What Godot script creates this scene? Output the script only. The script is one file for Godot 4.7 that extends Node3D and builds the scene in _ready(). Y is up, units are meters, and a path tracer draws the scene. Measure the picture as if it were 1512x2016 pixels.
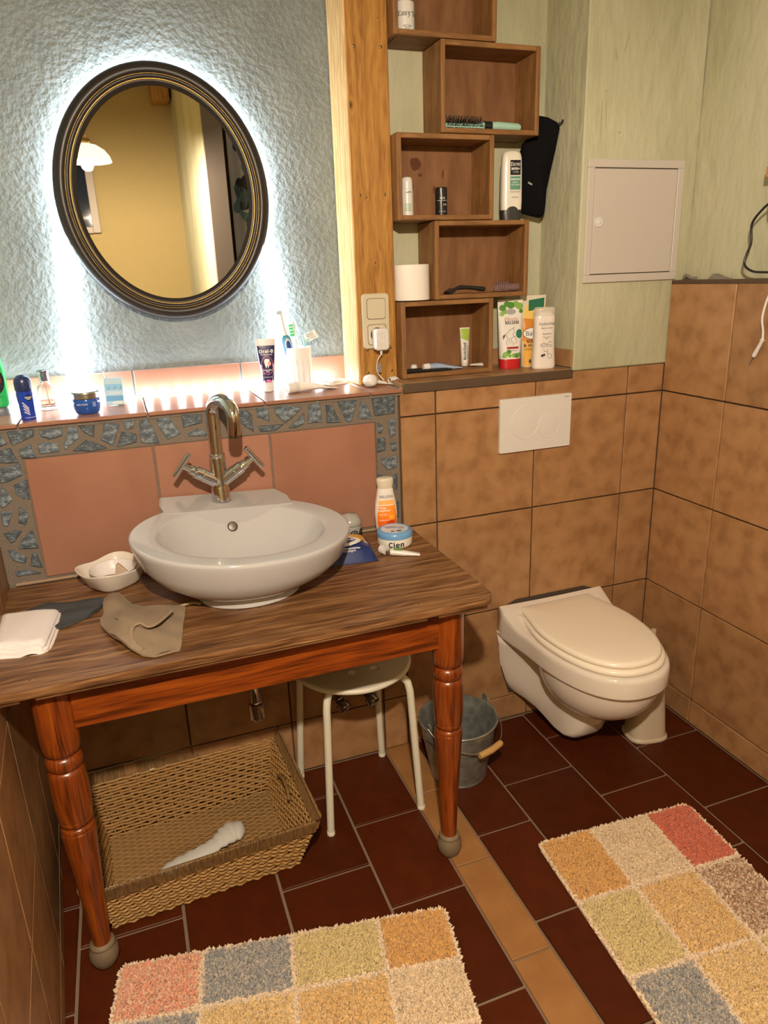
extends Node3D

# ------------------------------------------------------------------ mesh builder
class MB:
	var v := PackedVector3Array()
	var n := PackedVector3Array()
	var uv := PackedVector2Array()
	var idx := PackedInt32Array()

	func vert(p: Vector3, nn: Vector3, t := Vector2.ZERO) -> int:
		v.append(p)
		n.append(nn)
		uv.append(t)
		return v.size() - 1

	func tri(a: Vector3, b: Vector3, c: Vector3) -> void:   # counter-clockwise seen from outside
		var nn := (b - a).cross(c - a).normalized()
		var i := vert(a, nn)
		vert(b, nn)
		vert(c, nn)
		idx.append_array([i, i + 2, i + 1])

	func quad(a: Vector3, b: Vector3, c: Vector3, d: Vector3) -> void:
		var nn := (c - a).cross(d - b).normalized()
		var i := vert(a, nn, Vector2(0, 1))
		vert(b, nn, Vector2(1, 1))
		vert(c, nn, Vector2(1, 0))
		vert(d, nn, Vector2(0, 0))
		idx.append_array([i, i + 2, i + 1, i, i + 3, i + 2])

	# rows of points, smooth; the normal is d/du x d/dv (u along a row, v from row to row)
	func grid(rows: Array, close_u := false, close_v := false, flip := false) -> void:
		var nr := rows.size()
		var nc: int = rows[0].size()
		var start := v.size()
		for r in nr:
			var row: PackedVector3Array = rows[r]
			for c in nc:
				vert(row[c], Vector3.ZERO, Vector2(float(c) / maxi(1, nc - 1), float(r) / maxi(1, nr - 1)))
		for r in (nr if close_v else nr - 1):
			for c in (nc if close_u else nc - 1):
				var a := start + r * nc + c
				var b := start + r * nc + (c + 1) % nc
				var d := start + ((r + 1) % nr) * nc + c
				var e := start + ((r + 1) % nr) * nc + (c + 1) % nc
				if flip:
					_t(a, d, b)
					_t(b, d, e)
				else:
					_t(a, b, d)
					_t(b, e, d)
		for i in range(start, v.size()):
			n[i] = n[i].normalized() if n[i].length() > 1e-12 else Vector3.UP

	func _t(a: int, b: int, c: int) -> void:
		var f := (v[b] - v[a]).cross(v[c] - v[a])
		n[a] += f
		n[b] += f
		n[c] += f
		idx.append_array([a, c, b])

	# flat fan cap of a closed loop, facing along its counter-clockwise normal
	func cap(loop: PackedVector3Array, flip := false) -> void:
		var c := Vector3.ZERO
		for p in loop:
			c += p
		c /= loop.size()
		for i in loop.size():
			if flip:
				tri(c, loop[(i + 1) % loop.size()], loop[i])
			else:
				tri(c, loop[i], loop[(i + 1) % loop.size()])

	# box with chamfered edges
	func box(at: Vector3, size: Vector3, bev := 0.0, basis := Basis()) -> void:
		var h := size * 0.5
		var b := minf(bev, minf(h.x, minf(h.y, h.z)) * 0.95)
		for ax in 3:
			for s in [-1.0, 1.0]:
				var u := (ax + 1) % 3
				var w := (ax + 2) % 3
				var q := []
				for k in [[-1, -1], [1, -1], [1, 1], [-1, 1]]:
					var p := Vector3.ZERO
					p[ax] = s * h[ax]
					p[u] = k[0] * (h[u] - b)
					p[w] = k[1] * (h[w] - b)
					q.append(at + basis * p)
				if s > 0:
					quad(q[0], q[1], q[2], q[3])
				else:
					quad(q[3], q[2], q[1], q[0])
		if b <= 0.0:
			return
		for ax in 3:
			var u := (ax + 1) % 3
			var w := (ax + 2) % 3
			for su in [-1.0, 1.0]:
				for sw in [-1.0, 1.0]:
					var q := []
					for k in [[-1.0, 0], [1.0, 0], [1.0, 1], [-1.0, 1]]:
						var p := Vector3.ZERO
						p[ax] = k[0] * (h[ax] - b)
						p[u] = su * (h[u] if k[1] == 0 else h[u] - b)
						p[w] = sw * (h[w] - b if k[1] == 0 else h[w])
						q.append(at + basis * p)
					if su * sw < 0:
						quad(q[0], q[1], q[2], q[3])
					else:
						quad(q[3], q[2], q[1], q[0])
		for sx in [-1.0, 1.0]:
			for sy in [-1.0, 1.0]:
				for sz in [-1.0, 1.0]:
					var pa := at + basis * Vector3(sx * h.x, sy * (h.y - b), sz * (h.z - b))
					var pb := at + basis * Vector3(sx * (h.x - b), sy * h.y, sz * (h.z - b))
					var pc := at + basis * Vector3(sx * (h.x - b), sy * (h.y - b), sz * h.z)
					if sx * sy * sz > 0:
						tri(pa, pb, pc)
					else:
						tri(pa, pc, pb)

	# revolve; profile of [radius, y]; a null entry makes a sharp break. Profile runs from the bottom up on the outside
	func lathe(profile: Array, seg := 28, at := Vector3.ZERO, sx := 1.0, sz := 1.0, basis := Basis()) -> void:
		var run := []
		for k in profile.size() + 1:
			var p = profile[k] if k < profile.size() else null
			if p == null:
				if run.size() > 1:
					var rows := []
					for q in run:
						var row := PackedVector3Array()
						for i in seg:
							var a := TAU * i / seg
							row.append(at + basis * Vector3(cos(a) * q[0] * sx, q[1], -sin(a) * q[0] * sz))
						rows.append(row)
					grid(rows, true, false)
				run = []
				if k < profile.size() and k > 0 and profile[k - 1] != null:
					run.append(profile[k - 1])
			else:
				run.append(p)

	# tube along points; radius may be a float or an array
	func tube(path: PackedVector3Array, radius, sides := 8, closed := false, caps := true, flat := 1.0) -> void:
		var rows := []
		var m := path.size()
		var up := Vector3.UP
		for i in m:
			var t: Vector3
			if closed:
				t = (path[(i + 1) % m] - path[(i - 1 + m) % m]).normalized()
			else:
				t = (path[mini(i + 1, m - 1)] - path[maxi(i - 1, 0)]).normalized()
			if i == 0:
				up = Vector3.UP if absf(t.y) < 0.9 else Vector3.RIGHT
			var s := t.cross(up).normalized()
			up = s.cross(t).normalized()
			var r: float = radius[i] if radius is Array or radius is PackedFloat32Array else radius
			var row := PackedVector3Array()
			for k in sides:
				var a := TAU * k / sides
				row.append(path[i] + s * cos(a) * r + up * sin(a) * r * flat)
			rows.append(row)
		grid(rows, true, closed, true)
		if caps and not closed:
			cap(rows[0])
			cap(rows[m - 1], true)

	# polygon (counter-clockwise in x, y) extruded from z0 to z1, edges chamfered towards z1
	func extrude(poly: PackedVector2Array, z0: float, z1: float, bev := 0.0, map = null) -> void:
		if Geometry2D.is_polygon_clockwise(poly):
			poly = poly.duplicate()
			poly.reverse()
		var inner := poly
		if bev > 0.0:
			var c := Vector2.ZERO
			for p in poly:
				c += p
			c /= poly.size()
			inner = PackedVector2Array()
			for p in poly:
				inner.append(p + (c - p).normalized() * bev)
		var f := func(p: Vector2, z: float) -> Vector3:
			var q := Vector3(p.x, p.y, z)
			return map.call(q) if map != null else q
		var t := ccw(inner, Geometry2D.triangulate_polygon(inner))
		for k in range(0, t.size(), 3):
			tri(f.call(inner[t[k]], z1), f.call(inner[t[k + 1]], z1), f.call(inner[t[k + 2]], z1))
			tri(f.call(poly[t[k]], z0), f.call(poly[t[k + 2]], z0), f.call(poly[t[k + 1]], z0))
		var m := poly.size()
		for i in m:
			var j := (i + 1) % m
			var zm := z1 - bev if z1 > z0 else z1 + bev
			quad(f.call(poly[i], z0), f.call(poly[j], z0), f.call(poly[j], zm), f.call(poly[i], zm))
			if bev > 0.0:
				quad(f.call(poly[i], zm), f.call(poly[j], zm), f.call(inner[j], z1), f.call(inner[i], z1))

	static func ccw(poly: PackedVector2Array, t: PackedInt32Array) -> PackedInt32Array:
		for k in range(0, t.size(), 3):
			if (poly[t[k + 1]] - poly[t[k]]).cross(poly[t[k + 2]] - poly[t[k]]) < 0.0:
				var w := t[k + 1]
				t[k + 1] = t[k + 2]
				t[k + 2] = w
		return t

	func mesh() -> ArrayMesh:
		var a := []
		a.resize(Mesh.ARRAY_MAX)
		a[Mesh.ARRAY_VERTEX] = v
		a[Mesh.ARRAY_NORMAL] = n
		a[Mesh.ARRAY_TEX_UV] = uv
		a[Mesh.ARRAY_INDEX] = idx
		var m := ArrayMesh.new()
		m.add_surface_from_arrays(Mesh.PRIMITIVE_TRIANGLES, a)
		return m


# ------------------------------------------------------------------ nodes
var used := {}

func numbered(called: String) -> String:
	var k: int = used.get(called, -1) + 1
	used[called] = k
	return called if k == 0 else "%s_%03d" % [called, k]


func thing(called: String, label: String, category: String, at := Vector3.ZERO, turn := 0.0, group := "") -> Node3D:
	var o := Node3D.new()
	o.name = numbered(called)
	add_child(o)
	o.position = at
	o.rotation.y = turn
	o.set_meta("label", label)
	o.set_meta("category", category)
	if group:
		o.set_meta("group", group)
	return o


func structure(called: String, label := "") -> Node3D:
	var o := Node3D.new()
	o.name = called
	add_child(o)
	o.set_meta("kind", "structure")
	if label:
		o.set_meta("label", label)
	return o


func put(parent: Node, called: String, mesh: Mesh, m: Material, at := Vector3.ZERO) -> MeshInstance3D:
	var o := MeshInstance3D.new()
	o.name = called
	o.mesh = mesh
	o.material_override = m
	parent.add_child(o, true)
	o.position = at
	return o


func part(parent: Node, called: String, b: MB, m: Material) -> MeshInstance3D:
	return put(parent, called, b.mesh(), m)


func P3(a: Array) -> PackedVector3Array:
	var p := PackedVector3Array()
	for q in a:
		p.append(Vector3(q[0], q[1], q[2]))
	return p


func P2(a: Array) -> PackedVector2Array:
	var p := PackedVector2Array()
	for k in range(0, a.size(), 2):
		p.append(Vector2(a[k], a[k + 1]))
	return p


func spline(pts: PackedVector3Array, per := 8, closed := false) -> PackedVector3Array:
	var out := PackedVector3Array()
	var m := pts.size()
	for i in (m if closed else m - 1):
		var a := pts[(i - 1 + m) % m] if closed else pts[maxi(i - 1, 0)]
		var b := pts[i]
		var c := pts[(i + 1) % m]
		var d := pts[(i + 2) % m] if closed else pts[mini(i + 2, m - 1)]
		for k in per:
			out.append(b.cubic_interpolate(c, a, d, float(k) / per))
	if not closed:
		out.append(pts[m - 1])
	return out


func ellipse(cx: float, cy: float, a: float, b: float, seg := 24) -> PackedVector2Array:
	var p := PackedVector2Array()
	for i in seg:
		p.append(Vector2(cx + cos(TAU * i / seg) * a, cy + sin(TAU * i / seg) * b))
	return p


func round_rect(w: float, h: float, r: float, cx := 0.0, cy := 0.0, seg := 5) -> PackedVector2Array:
	var p := PackedVector2Array()
	for q in [[1, 1, 0.0], [-1, 1, 0.5], [-1, -1, 1.0], [1, -1, 1.5]]:
		for k in seg + 1:
			var a: float = PI * (q[2] + 0.5 * k / seg)
			p.append(Vector2(cx + q[0] * (w / 2 - r) + cos(a) * r, cy + q[1] * (h / 2 - r) + sin(a) * r))
	return p


# ------------------------------------------------------------------ materials
func L(r: float, g: float, b: float) -> Color:   # real base colours, linear
	return Color(r, g, b).linear_to_srgb()


func mat(called: String, c: Color, rough := 0.6, metal := 0.0, spec := 0.5) -> StandardMaterial3D:
	var m := StandardMaterial3D.new()
	m.resource_name = called
	m.albedo_color = c
	m.roughness = rough
	m.metallic = metal
	m.metallic_specular = spec
	return m


func noise_tex(seed_: int, freq: float, ramp: Array, size := 512, octaves := 4, kind := FastNoiseLite.TYPE_SIMPLEX_SMOOTH) -> NoiseTexture2D:
	var f := FastNoiseLite.new()
	f.seed = seed_
	f.noise_type = kind
	f.frequency = freq
	f.fractal_octaves = octaves
	var t := NoiseTexture2D.new()
	t.width = size
	t.height = size
	t.seamless = true
	t.noise = f
	if ramp.size():
		var g := Gradient.new()
		g.offsets = PackedFloat32Array()
		g.colors = PackedColorArray()
		var off := PackedFloat32Array()
		var col := PackedColorArray()
		for q in ramp:
			off.append(q[0])
			col.append(q[1])
		g.offsets = off
		g.colors = col
		t.color_ramp = g
	return t


func triplanar(m: StandardMaterial3D, scale: Vector3, world := false, offset := Vector3.ZERO) -> StandardMaterial3D:
	m.uv1_triplanar = true
	m.uv1_world_triplanar = world
	m.uv1_scale = scale
	m.uv1_offset = offset
	m.uv1_triplanar_sharpness = 4.0
	return m


func bump(m: StandardMaterial3D, t: Texture2D, cm: float) -> StandardMaterial3D:
	m.heightmap_enabled = true
	m.heightmap_texture = t
	m.heightmap_scale = cm
	return m


# wood: grain runs along u. knots: [u, v, radius] in 0..1
func wood_image(w: int, h: int, seed_: int, dark: Color, mid: Color, light: Color, rings: float, streak: float, knots := [], aspect := 3.0, contrast := 1.0, warping := 0.9, sine := 0.75) -> Image:
	var fa := FastNoiseLite.new()
	fa.seed = seed_
	fa.frequency = 1.0
	fa.fractal_octaves = 3
	var fb := FastNoiseLite.new()
	fb.seed = seed_ + 7
	fb.frequency = 1.0
	fb.fractal_octaves = 2
	var im := Image.create(w, h, false, Image.FORMAT_RGB8)
	for y in h:
		var vv := float(y) / h
		# blend the last tenth of the height so that the picture repeats
		for x in w:
			var u := float(x) / w
			var cu := cos(TAU * u) * 0.16 * aspect
			var su := sin(TAU * u) * 0.16 * aspect
			var warp := fa.get_noise_3d(cu, su, vv * 2.2)
			var ring := vv * rings + warp * warping
			var kd := 0.0
			for k in knots:
				var du: float = (u - k[0]) * aspect
				var dv: float = (vv - k[1])
				var d: float = sqrt(du * du * 0.45 + dv * dv) / k[2]
				ring += 1.3 * exp(-d * d * 0.35) * signf(dv + 0.0001)
				kd = maxf(kd, clampf(1.25 - d * 1.6, 0.0, 1.0))
			var s := 0.5 + 0.5 * sin(TAU * ring)
			s = pow(s, 1.6)
			var fine := fb.get_noise_3d(cu * 2.5, su * 2.5, (vv + warp * 0.03) * streak)
			var broad := fa.get_noise_3d(cu * 0.8 + 9.0, su * 0.8, (vv + warp * 0.02) * streak * 0.2)
			var hair := fb.get_noise_3d(cu * 3.0, su * 3.0 + 5.0, vv * streak * 3.0)
			var t := clampf(0.5 + ((s - 0.45) * sine + fine * 0.5 + broad * 0.55 + hair * 0.3) * contrast, 0.0, 1.0)
			var c := dark.lerp(mid, t * 2.0) if t < 0.5 else mid.lerp(light, t * 2.0 - 1.0)
			if kd > 0.0:
				c = c.lerp(dark * 0.45, kd)
			im.set_pixel(x, y, c)
	return im


func tex(im: Image) -> ImageTexture:
	return ImageTexture.create_from_image(im)


func turned(im: Image) -> ImageTexture:
	var r: Image = im.duplicate()
	r.rotate_90(CLOCKWISE)
	return ImageTexture.create_from_image(r)


# ------------------------------------------------------------------ lettering and printed patches
var fonts := {}

func font(face: String, weight := 400, italic := false) -> SystemFont:
	var key := face + str(weight) + str(italic)
	if not fonts.has(key):
		var f := SystemFont.new()
		f.font_names = PackedStringArray([face])
		f.font_weight = weight
		f.font_italic = italic
		fonts[key] = f
	return fonts[key]


# text of a given letter height (metres), laid on a surface by map(Vector3) -> Vector3
func lettering(parent: Node, text: String, height: float, map: Callable, m: Material, at := Vector2.ZERO, bold := false, italic := false, face := "Droid Sans", turn := 0.0, squeeze := 1.0) -> void:
	var t := TextMesh.new()
	t.text = text
	t.font = font(face, 700 if bold else 400, italic)
	t.font_size = 24
	t.pixel_size = height / 17.0
	t.depth = 0.0004
	t.curve_step = 2.0
	t.horizontal_alignment = HORIZONTAL_ALIGNMENT_CENTER
	t.vertical_alignment = VERTICAL_ALIGNMENT_CENTER
	var a := t.get_mesh_arrays()
	if a.is_empty() or a[Mesh.ARRAY_VERTEX] == null:
		return
	var vs: PackedVector3Array = a[Mesh.ARRAY_VERTEX]
	var b := MB.new()
	var ind: PackedInt32Array = a[Mesh.ARRAY_INDEX] if a[Mesh.ARRAY_INDEX] != null else PackedInt32Array(range(vs.size()))
	var ct := cos(turn)
	var sn := sin(turn)
	var q := PackedVector3Array()
	for p in vs:
		var x := p.x * squeeze
		q.append(map.call(Vector3(at.x + x * ct - p.y * sn, at.y + x * sn + p.y * ct, p.z + 0.0006)))
	for k in range(0, ind.size(), 3):
		b.tri(q[ind[k]], q[ind[k + 2]], q[ind[k + 1]])
	part(parent, "lettering", b, m)


func flat_map(tr: Transform3D) -> Callable:
	return func(p: Vector3) -> Vector3: return tr * p


func cyl_map(r: float, y0 := 0.0, phi := 0.0) -> Callable:
	return func(p: Vector3) -> Vector3:
		var a := phi + p.x / r
		return Vector3(sin(a) * (r + p.z), y0 + p.y, cos(a) * (r + p.z))


# bodies with superelliptic sections: rows of [y, half width, half depth, exponent, x offset]
func sections(b: MB, rows: Array, seg := 28, bottom := true, top := true) -> void:
	var g := []
	for q in rows:
		var row := PackedVector3Array()
		var e: float = q[3] if q.size() > 3 else 2.0
		var ox: float = q[4] if q.size() > 4 else 0.0
		for i in seg:
			var a := TAU * i / seg
			var c := cos(a)
			var s := -sin(a)
			row.append(Vector3(ox + signf(c) * pow(absf(c), 2.0 / e) * q[1], q[0], signf(s) * pow(absf(s), 2.0 / e) * q[2]))
		g.append(row)
	b.grid(g, true, false)
	if bottom:
		b.cap(g[0], true)
	if top:
		b.cap(g[g.size() - 1])


func sec_map(rows: Array) -> Callable:   # front surface of such a body
	return func(p: Vector3) -> Vector3:
		var k := 0
		while k < rows.size() - 2 and rows[k + 1][0] < p.y:
			k += 1
		var a = rows[k]
		var c = rows[k + 1]
		var t := clampf((p.y - a[0]) / maxf(1e-6, c[0] - a[0]), 0.0, 1.0)
		var hw := lerpf(a[1], c[1], t)
		var hd := lerpf(a[2], c[2], t)
		var e: float = a[3] if a.size() > 3 else 2.0
		var u := clampf(absf(p.x) / hw, 0.0, 0.985)
		return Vector3(p.x, p.y, hd * pow(1.0 - pow(u, e), 1.0 / e) + p.z)


# printed patch: polygon cut into a fine net and laid on a surface
func patch(parent: Node, called: String, poly: PackedVector2Array, map: Callable, m: Material, lift := 0.0004, cell := 0.006) -> void:
	var lo := poly[0]
	var hi := poly[0]
	for p in poly:
		lo = lo.min(p)
		hi = hi.max(p)
	var b := MB.new()
	var nx := clampi(ceili((hi.x - lo.x) / cell), 1, 24)
	var ny := clampi(ceili((hi.y - lo.y) / cell), 1, 24)
	for i in nx:
		for j in ny:
			var c := PackedVector2Array([lo + (hi - lo) * Vector2(float(i) / nx, float(j) / ny), lo + (hi - lo) * Vector2(float(i + 1) / nx, float(j) / ny), lo + (hi - lo) * Vector2(float(i + 1) / nx, float(j + 1) / ny), lo + (hi - lo) * Vector2(float(i) / nx, float(j + 1) / ny)])
			for piece in Geometry2D.intersect_polygons(c, poly):
				if Geometry2D.is_polygon_clockwise(piece):
					piece.reverse()
				var t := MB.ccw(piece, Geometry2D.triangulate_polygon(piece))
				for k in range(0, t.size(), 3):
					b.tri(map.call(Vector3(piece[t[k]].x, piece[t[k]].y, lift)), map.call(Vector3(piece[t[k + 1]].x, piece[t[k + 1]].y, lift)), map.call(Vector3(piece[t[k + 2]].x, piece[t[k + 2]].y, lift)))
	if b.v.size():
		part(parent, called, b, m)


func rect(x0: float, y0: float, x1: float, y1: float) -> PackedVector2Array:
	return PackedVector2Array([Vector2(x0, y0), Vector2(x1, y0), Vector2(x1, y1), Vector2(x0, y1)])
var STONES := [
	[-.332, 1.155, -.273, 1.156, -.276, 1.136, -.324, 1.119, -.329, 1.124],
	[-.263, 1.148, -.211, 1.151, -.215, 1.131, -.245, 1.125, -.261, 1.134],
	[-.197, 1.155, -.177, 1.146, -.178, 1.122, -.214, 1.094, -.214, 1.108],
	[-.175, 1.151, -.138, 1.149, -.144, 1.120, -.163, 1.132],
	[-.116, 1.155, -.082, 1.145, -.104, 1.094, -.128, 1.111],
	[-.071, 1.153, -.044, 1.153, -.050, 1.133, -.069, 1.131],
	[-.079, 1.127, -.045, 1.118, -.047, 1.097, -.096, 1.089],
	[-.035, 1.145, -.015, 1.156, -.005, 1.132, .007, 1.087, -.037, 1.092],
	[.008, 1.154, .039, 1.152, .061, 1.107, .028, 1.094, .008, 1.134],
	[.067, 1.155, .119, 1.152, .119, 1.130, .070, 1.122],
	[.079, 1.105, .105, 1.117, .126, 1.103, .123, 1.093, .078, 1.098],
	[-.272, 1.116, -.247, 1.119, -.226, 1.111, -.227, 1.092, -.270, 1.092],
	[-.196, 1.092, -.163, 1.115, -.139, 1.103, -.118, 1.090, -.158, 1.086],
	[-.312, 1.109, -.287, 1.118, -.280, 1.084, -.310, 1.086, -.315, 1.097],
	[-.365, 1.145, -.347, 1.148, -.336, 1.125, -.352, 1.120, -.370, 1.120],
	[-.366, 1.108, -.331, 1.114, -.320, 1.077, -.342, 1.078, -.365, 1.084],
	[-.365, 1.067, -.317, 1.073, -.315, 1.046, -.350, 1.033, -.368, 1.032],
	[-.338, 1.021, -.313, 1.034, -.310, 1.007, -.324, .984, -.340, 1.000],
	[.211, 1.151, .231, 1.153, .246, 1.138, .247, 1.092, .225, 1.108, .208, 1.128],
	[.258, 1.155, .291, 1.154, .291, 1.115, .260, 1.130],
	[.305, 1.153, .349, 1.152, .380, 1.144, .347, 1.115, .332, 1.107, .310, 1.132],
	[.260, 1.106, .328, 1.104, .306, 1.089, .264, 1.090],
	[.343, 1.094, .386, 1.130, .384, 1.100, .359, 1.091],
	[.400, 1.147, .432, 1.153, .434, 1.099, .395, 1.099],
	[.448, 1.145, .465, 1.141, .486, 1.094, .448, 1.096],
	[.480, 1.150, .537, 1.150, .517, 1.092, .503, 1.095],
	[.546, 1.146, .561, 1.139, .579, 1.095, .538, 1.097],
	[.578, 1.150, .648, 1.153, .646, 1.103, .587, 1.101],
	[.594, 1.083, .612, 1.068, .602, 1.049, .593, 1.054],
	[.624, 1.080, .650, 1.092, .646, 1.044, .630, 1.033],
	[.592, 1.036, .615, 1.035, .614, 1.000, .590, .997],
	[.628, 1.021, .649, 1.022, .649, .996, .635, .994],
	[.598, .977, .650, .980, .650, .946, .620, .941, .603, .961],
	[.616, .918, .650, .928, .648, .877, .617, .889],
	[.587, .936, .605, .930, .608, .901, .590, .907],
	[.613, .878, .628, .878, .638, .860, .617, .848],
	[.620, .837, .651, .844, .649, .795, .617, .791],
	[.589, .889, .607, .883, .610, .853, .589, .841],
	[-.366, 1.027, -.347, .988, -.374, .968, -.380, .982],
	[-.341, 1.024, -.309, 1.033, -.312, .983, -.337, .996],
	[-.338, .969, -.319, .946, -.332, .920, -.347, .929],
	[-.380, .962, -.354, .958, -.371, .922, -.382, .927],
	[-.383, .905, -.357, .910, -.343, .906, -.363, .882, -.372, .879],
	[-.320, .906, -.313, .857, -.357, .862, -.349, .881],
	[-.382, .863, -.367, .859, -.355, .846, -.343, .840, -.349, .821, -.375, .834],
	[-.330, .847, -.320, .843, -.313, .805, -.339, .814],
	[-.376, .803, -.355, .807, -.318, .791, -.344, .791, -.374, .791],
]

# ------------------------------------------------------------------ the place
const LAMP_AT := Vector3(-0.075, 2.075, 2.02)
const TOP := 0.765        # table top
const LEDGE := 1.170      # tiled ledge under the mirror
const BOARD := 1.182      # niche shelf
const MIRROR_WALL := -0.27
const NICHE_Z := -0.205
const RIGHT_X := 1.575
var M := {}
var rng := RandomNumberGenerator.new()


func _ready() -> void:
	rng.seed = 4711
	var cam := Camera3D.new()
	cam.name = "camera"
	cam.position = Vector3(-0.0585, 1.4682, 1.8721)
	cam.basis = Basis.from_euler(Vector3(-0.3177, -0.3406, -0.0373))
	cam.fov = 71.243
	cam.near = 0.05
	add_child(cam)
	cam.current = true
	var env := Environment.new()
	env.background_mode = Environment.BG_COLOR
	env.background_color = Color(0.0, 0.0, 0.0)
	env.tonemap_mode = Environment.TONE_MAPPER_LINEAR
	env.tonemap_exposure = 1.0
	env.sdfgi_enabled = true
	env.ssao_enabled = true
	env.ssil_enabled = true
	var we := WorldEnvironment.new()
	we.name = "environment"
	we.environment = env
	add_child(we)
	make_materials()
	build_room()
	build_ledge_and_niche()
	build_rear()
	build_lamp()
	build_table()
	build_sink()
	build_tap()
	build_toilet()
	build_floor_things()
	build_rugs()
	build_mirror()
	build_led()
	build_boxes()
	build_wall_fittings()
	build_ledge_things()
	build_shelf_things()
	build_table_things()


func make_materials() -> void:
	# plaster: limewash green-yellow with trowel relief
	var relief := noise_tex(3, 0.018, [], 1024, 5)
	var fine := noise_tex(11, 0.035, [], 1024, 5, FastNoiseLite.TYPE_PERLIN)
	var wash := noise_tex(5, 0.006, [[0.2, L(0.39, 0.38, 0.255)], [0.45, L(0.435, 0.43, 0.295)], [0.62, L(0.455, 0.445, 0.31)], [0.85, L(0.495, 0.485, 0.35)]], 512, 5)
	M.plaster = mat("plaster", Color.WHITE, 0.85, 0.0, 0.35)
	M.plaster.albedo_texture = wash
	triplanar(M.plaster, Vector3(0.8, 0.35, 0.8), true)
	bump(M.plaster, fine, 0.35)
	var wash_b := noise_tex(6, 0.006, [[0.2, L(0.155, 0.180, 0.180)], [0.5, L(0.170, 0.197, 0.196)], [0.8, L(0.186, 0.214, 0.212)]], 512, 4)
	M.plaster_rough = mat("plaster_rough", Color.WHITE, 0.62, 0.0, 0.5)
	M.plaster_rough.albedo_texture = wash_b
	triplanar(M.plaster_rough, Vector3(2.6, 2.6, 2.6), true)
	bump(M.plaster_rough, relief, 0.26)
	M.plaster_yellow = mat("plaster_yellow", L(0.36, 0.275, 0.115), 0.85)
	bump(triplanar(M.plaster_yellow, Vector3(1.2, 1.2, 1.2), true), fine, 0.2)
	M.ceiling = mat("ceiling", L(0.68, 0.62, 0.48), 0.9)
	M.grout = mat("grout", L(0.085, 0.050, 0.028), 0.95)
	bump(triplanar(M.grout, Vector3(8, 8, 8), true), fine, 0.05)
	M.grout_light = mat("grout_light", L(0.30, 0.21, 0.135), 0.95)
	M.mortar = mat("mortar", L(0.165, 0.132, 0.105), 0.95)
	bump(triplanar(M.mortar, Vector3(6, 6, 6), true), fine, 0.12)
	# wall tiles: mottled stoneware
	M.tile = []
	for k in 5:
		var f := 0.93 + 0.035 * k
		var t := noise_tex(20 + k, 0.017, [[0.15, L(0.262 * f, 0.132 * f, 0.056 * f)], [0.45, L(0.325 * f, 0.171 * f, 0.075 * f)], [0.8, L(0.368 * f, 0.20 * f, 0.092 * f)]], 256, 5)
		var m := mat("stoneware", Color.WHITE, 0.42, 0.0, 0.5)
		m.albedo_texture = t
		triplanar(m, Vector3(2.6, 2.6, 2.6), false, Vector3(k * 0.3, k * 0.17, 0))
		bump(m, fine, 0.015)
		M.tile.append(m)
	M.tile_smooth = []
	for k in 3:
		var f := 0.96 + 0.04 * k
		var m := mat("smooth_tile", Color.WHITE, 0.34, 0.0, 0.5)
		m.albedo_texture = noise_tex(40 + k, 0.008, [[0.2, L(0.290 * f, 0.135 * f, 0.086 * f)], [0.8, L(0.325 * f, 0.155 * f, 0.102 * f)]], 256, 4)
		triplanar(m, Vector3(2, 2, 2), false, Vector3(k * 0.4, 0, 0))
		M.tile_smooth.append(m)
	M.floor_tile = []
	for k in 4:
		var f := 0.9 + 0.07 * k
		var m := mat("red_clay_tile", Color.WHITE, 0.45, 0.0, 0.3)
		m.albedo_texture = noise_tex(60 + k, 0.02, [[0.2, L(0.052 * f, 0.0095 * f, 0.0022 * f)], [0.8, L(0.064 * f, 0.0120 * f, 0.0028 * f)]], 256, 4)
		triplanar(m, Vector3(3, 3, 3), false, Vector3(k * 0.3, 0, 0))
		M.floor_tile.append(m)
	M.floor_grout = mat("floor_grout", L(0.20, 0.135, 0.088), 0.95)
	M.strip_tile = mat("ochre_tile", Color.WHITE, 0.5)
	M.strip_tile.albedo_texture = noise_tex(70, 0.012, [[0.2, L(0.285, 0.132, 0.043)], [0.8, L(0.335, 0.162, 0.055)]], 256, 4)
	triplanar(M.strip_tile, Vector3(3, 3, 3))
	M.dark_edge = mat("dark_edge", L(0.085, 0.05, 0.028), 0.6)
	bump(triplanar(M.dark_edge, Vector3(5, 20, 5)), fine, 0.1)
	# slate
	M.stone = []
	for k in 3:
		var f := 0.85 + 0.2 * k
		var m := mat("slate", Color.WHITE, 0.5, 0.0, 0.5)
		m.albedo_texture = noise_tex(80 + k, 0.03, [[0.25, L(0.050 * f, 0.065 * f, 0.080 * f)], [0.5, L(0.085 * f, 0.11 * f, 0.135 * f)], [0.68, L(0.13 * f, 0.16 * f, 0.185 * f)], [0.85, L(0.22, 0.25, 0.27)]], 256, 5)
		triplanar(m, Vector3(6, 8, 6), false, Vector3(k * 0.3, 0, 0))
		bump(m, relief, 0.12)
		M.stone.append(m)
	# woods
	var table_im := wood_image(768, 384, 101, Color(0.21, 0.12, 0.055), Color(0.44, 0.30, 0.18), Color(0.63, 0.48, 0.33), 9.0, 75.0, [[0.2, 0.3, 0.012], [0.62, 0.75, 0.010], [0.85, 0.2, 0.012]], 3.0, 0.72, 1.2, 0.18)
	M.table_wood = mat("weathered_wood", Color(1, 1, 1), 0.42)
	M.table_wood.albedo_texture = tex(table_im)
	triplanar(M.table_wood, Vector3(1.25, 4.0, 3.4))
	bump(M.table_wood, M.table_wood.albedo_texture, 0.04)
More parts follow.
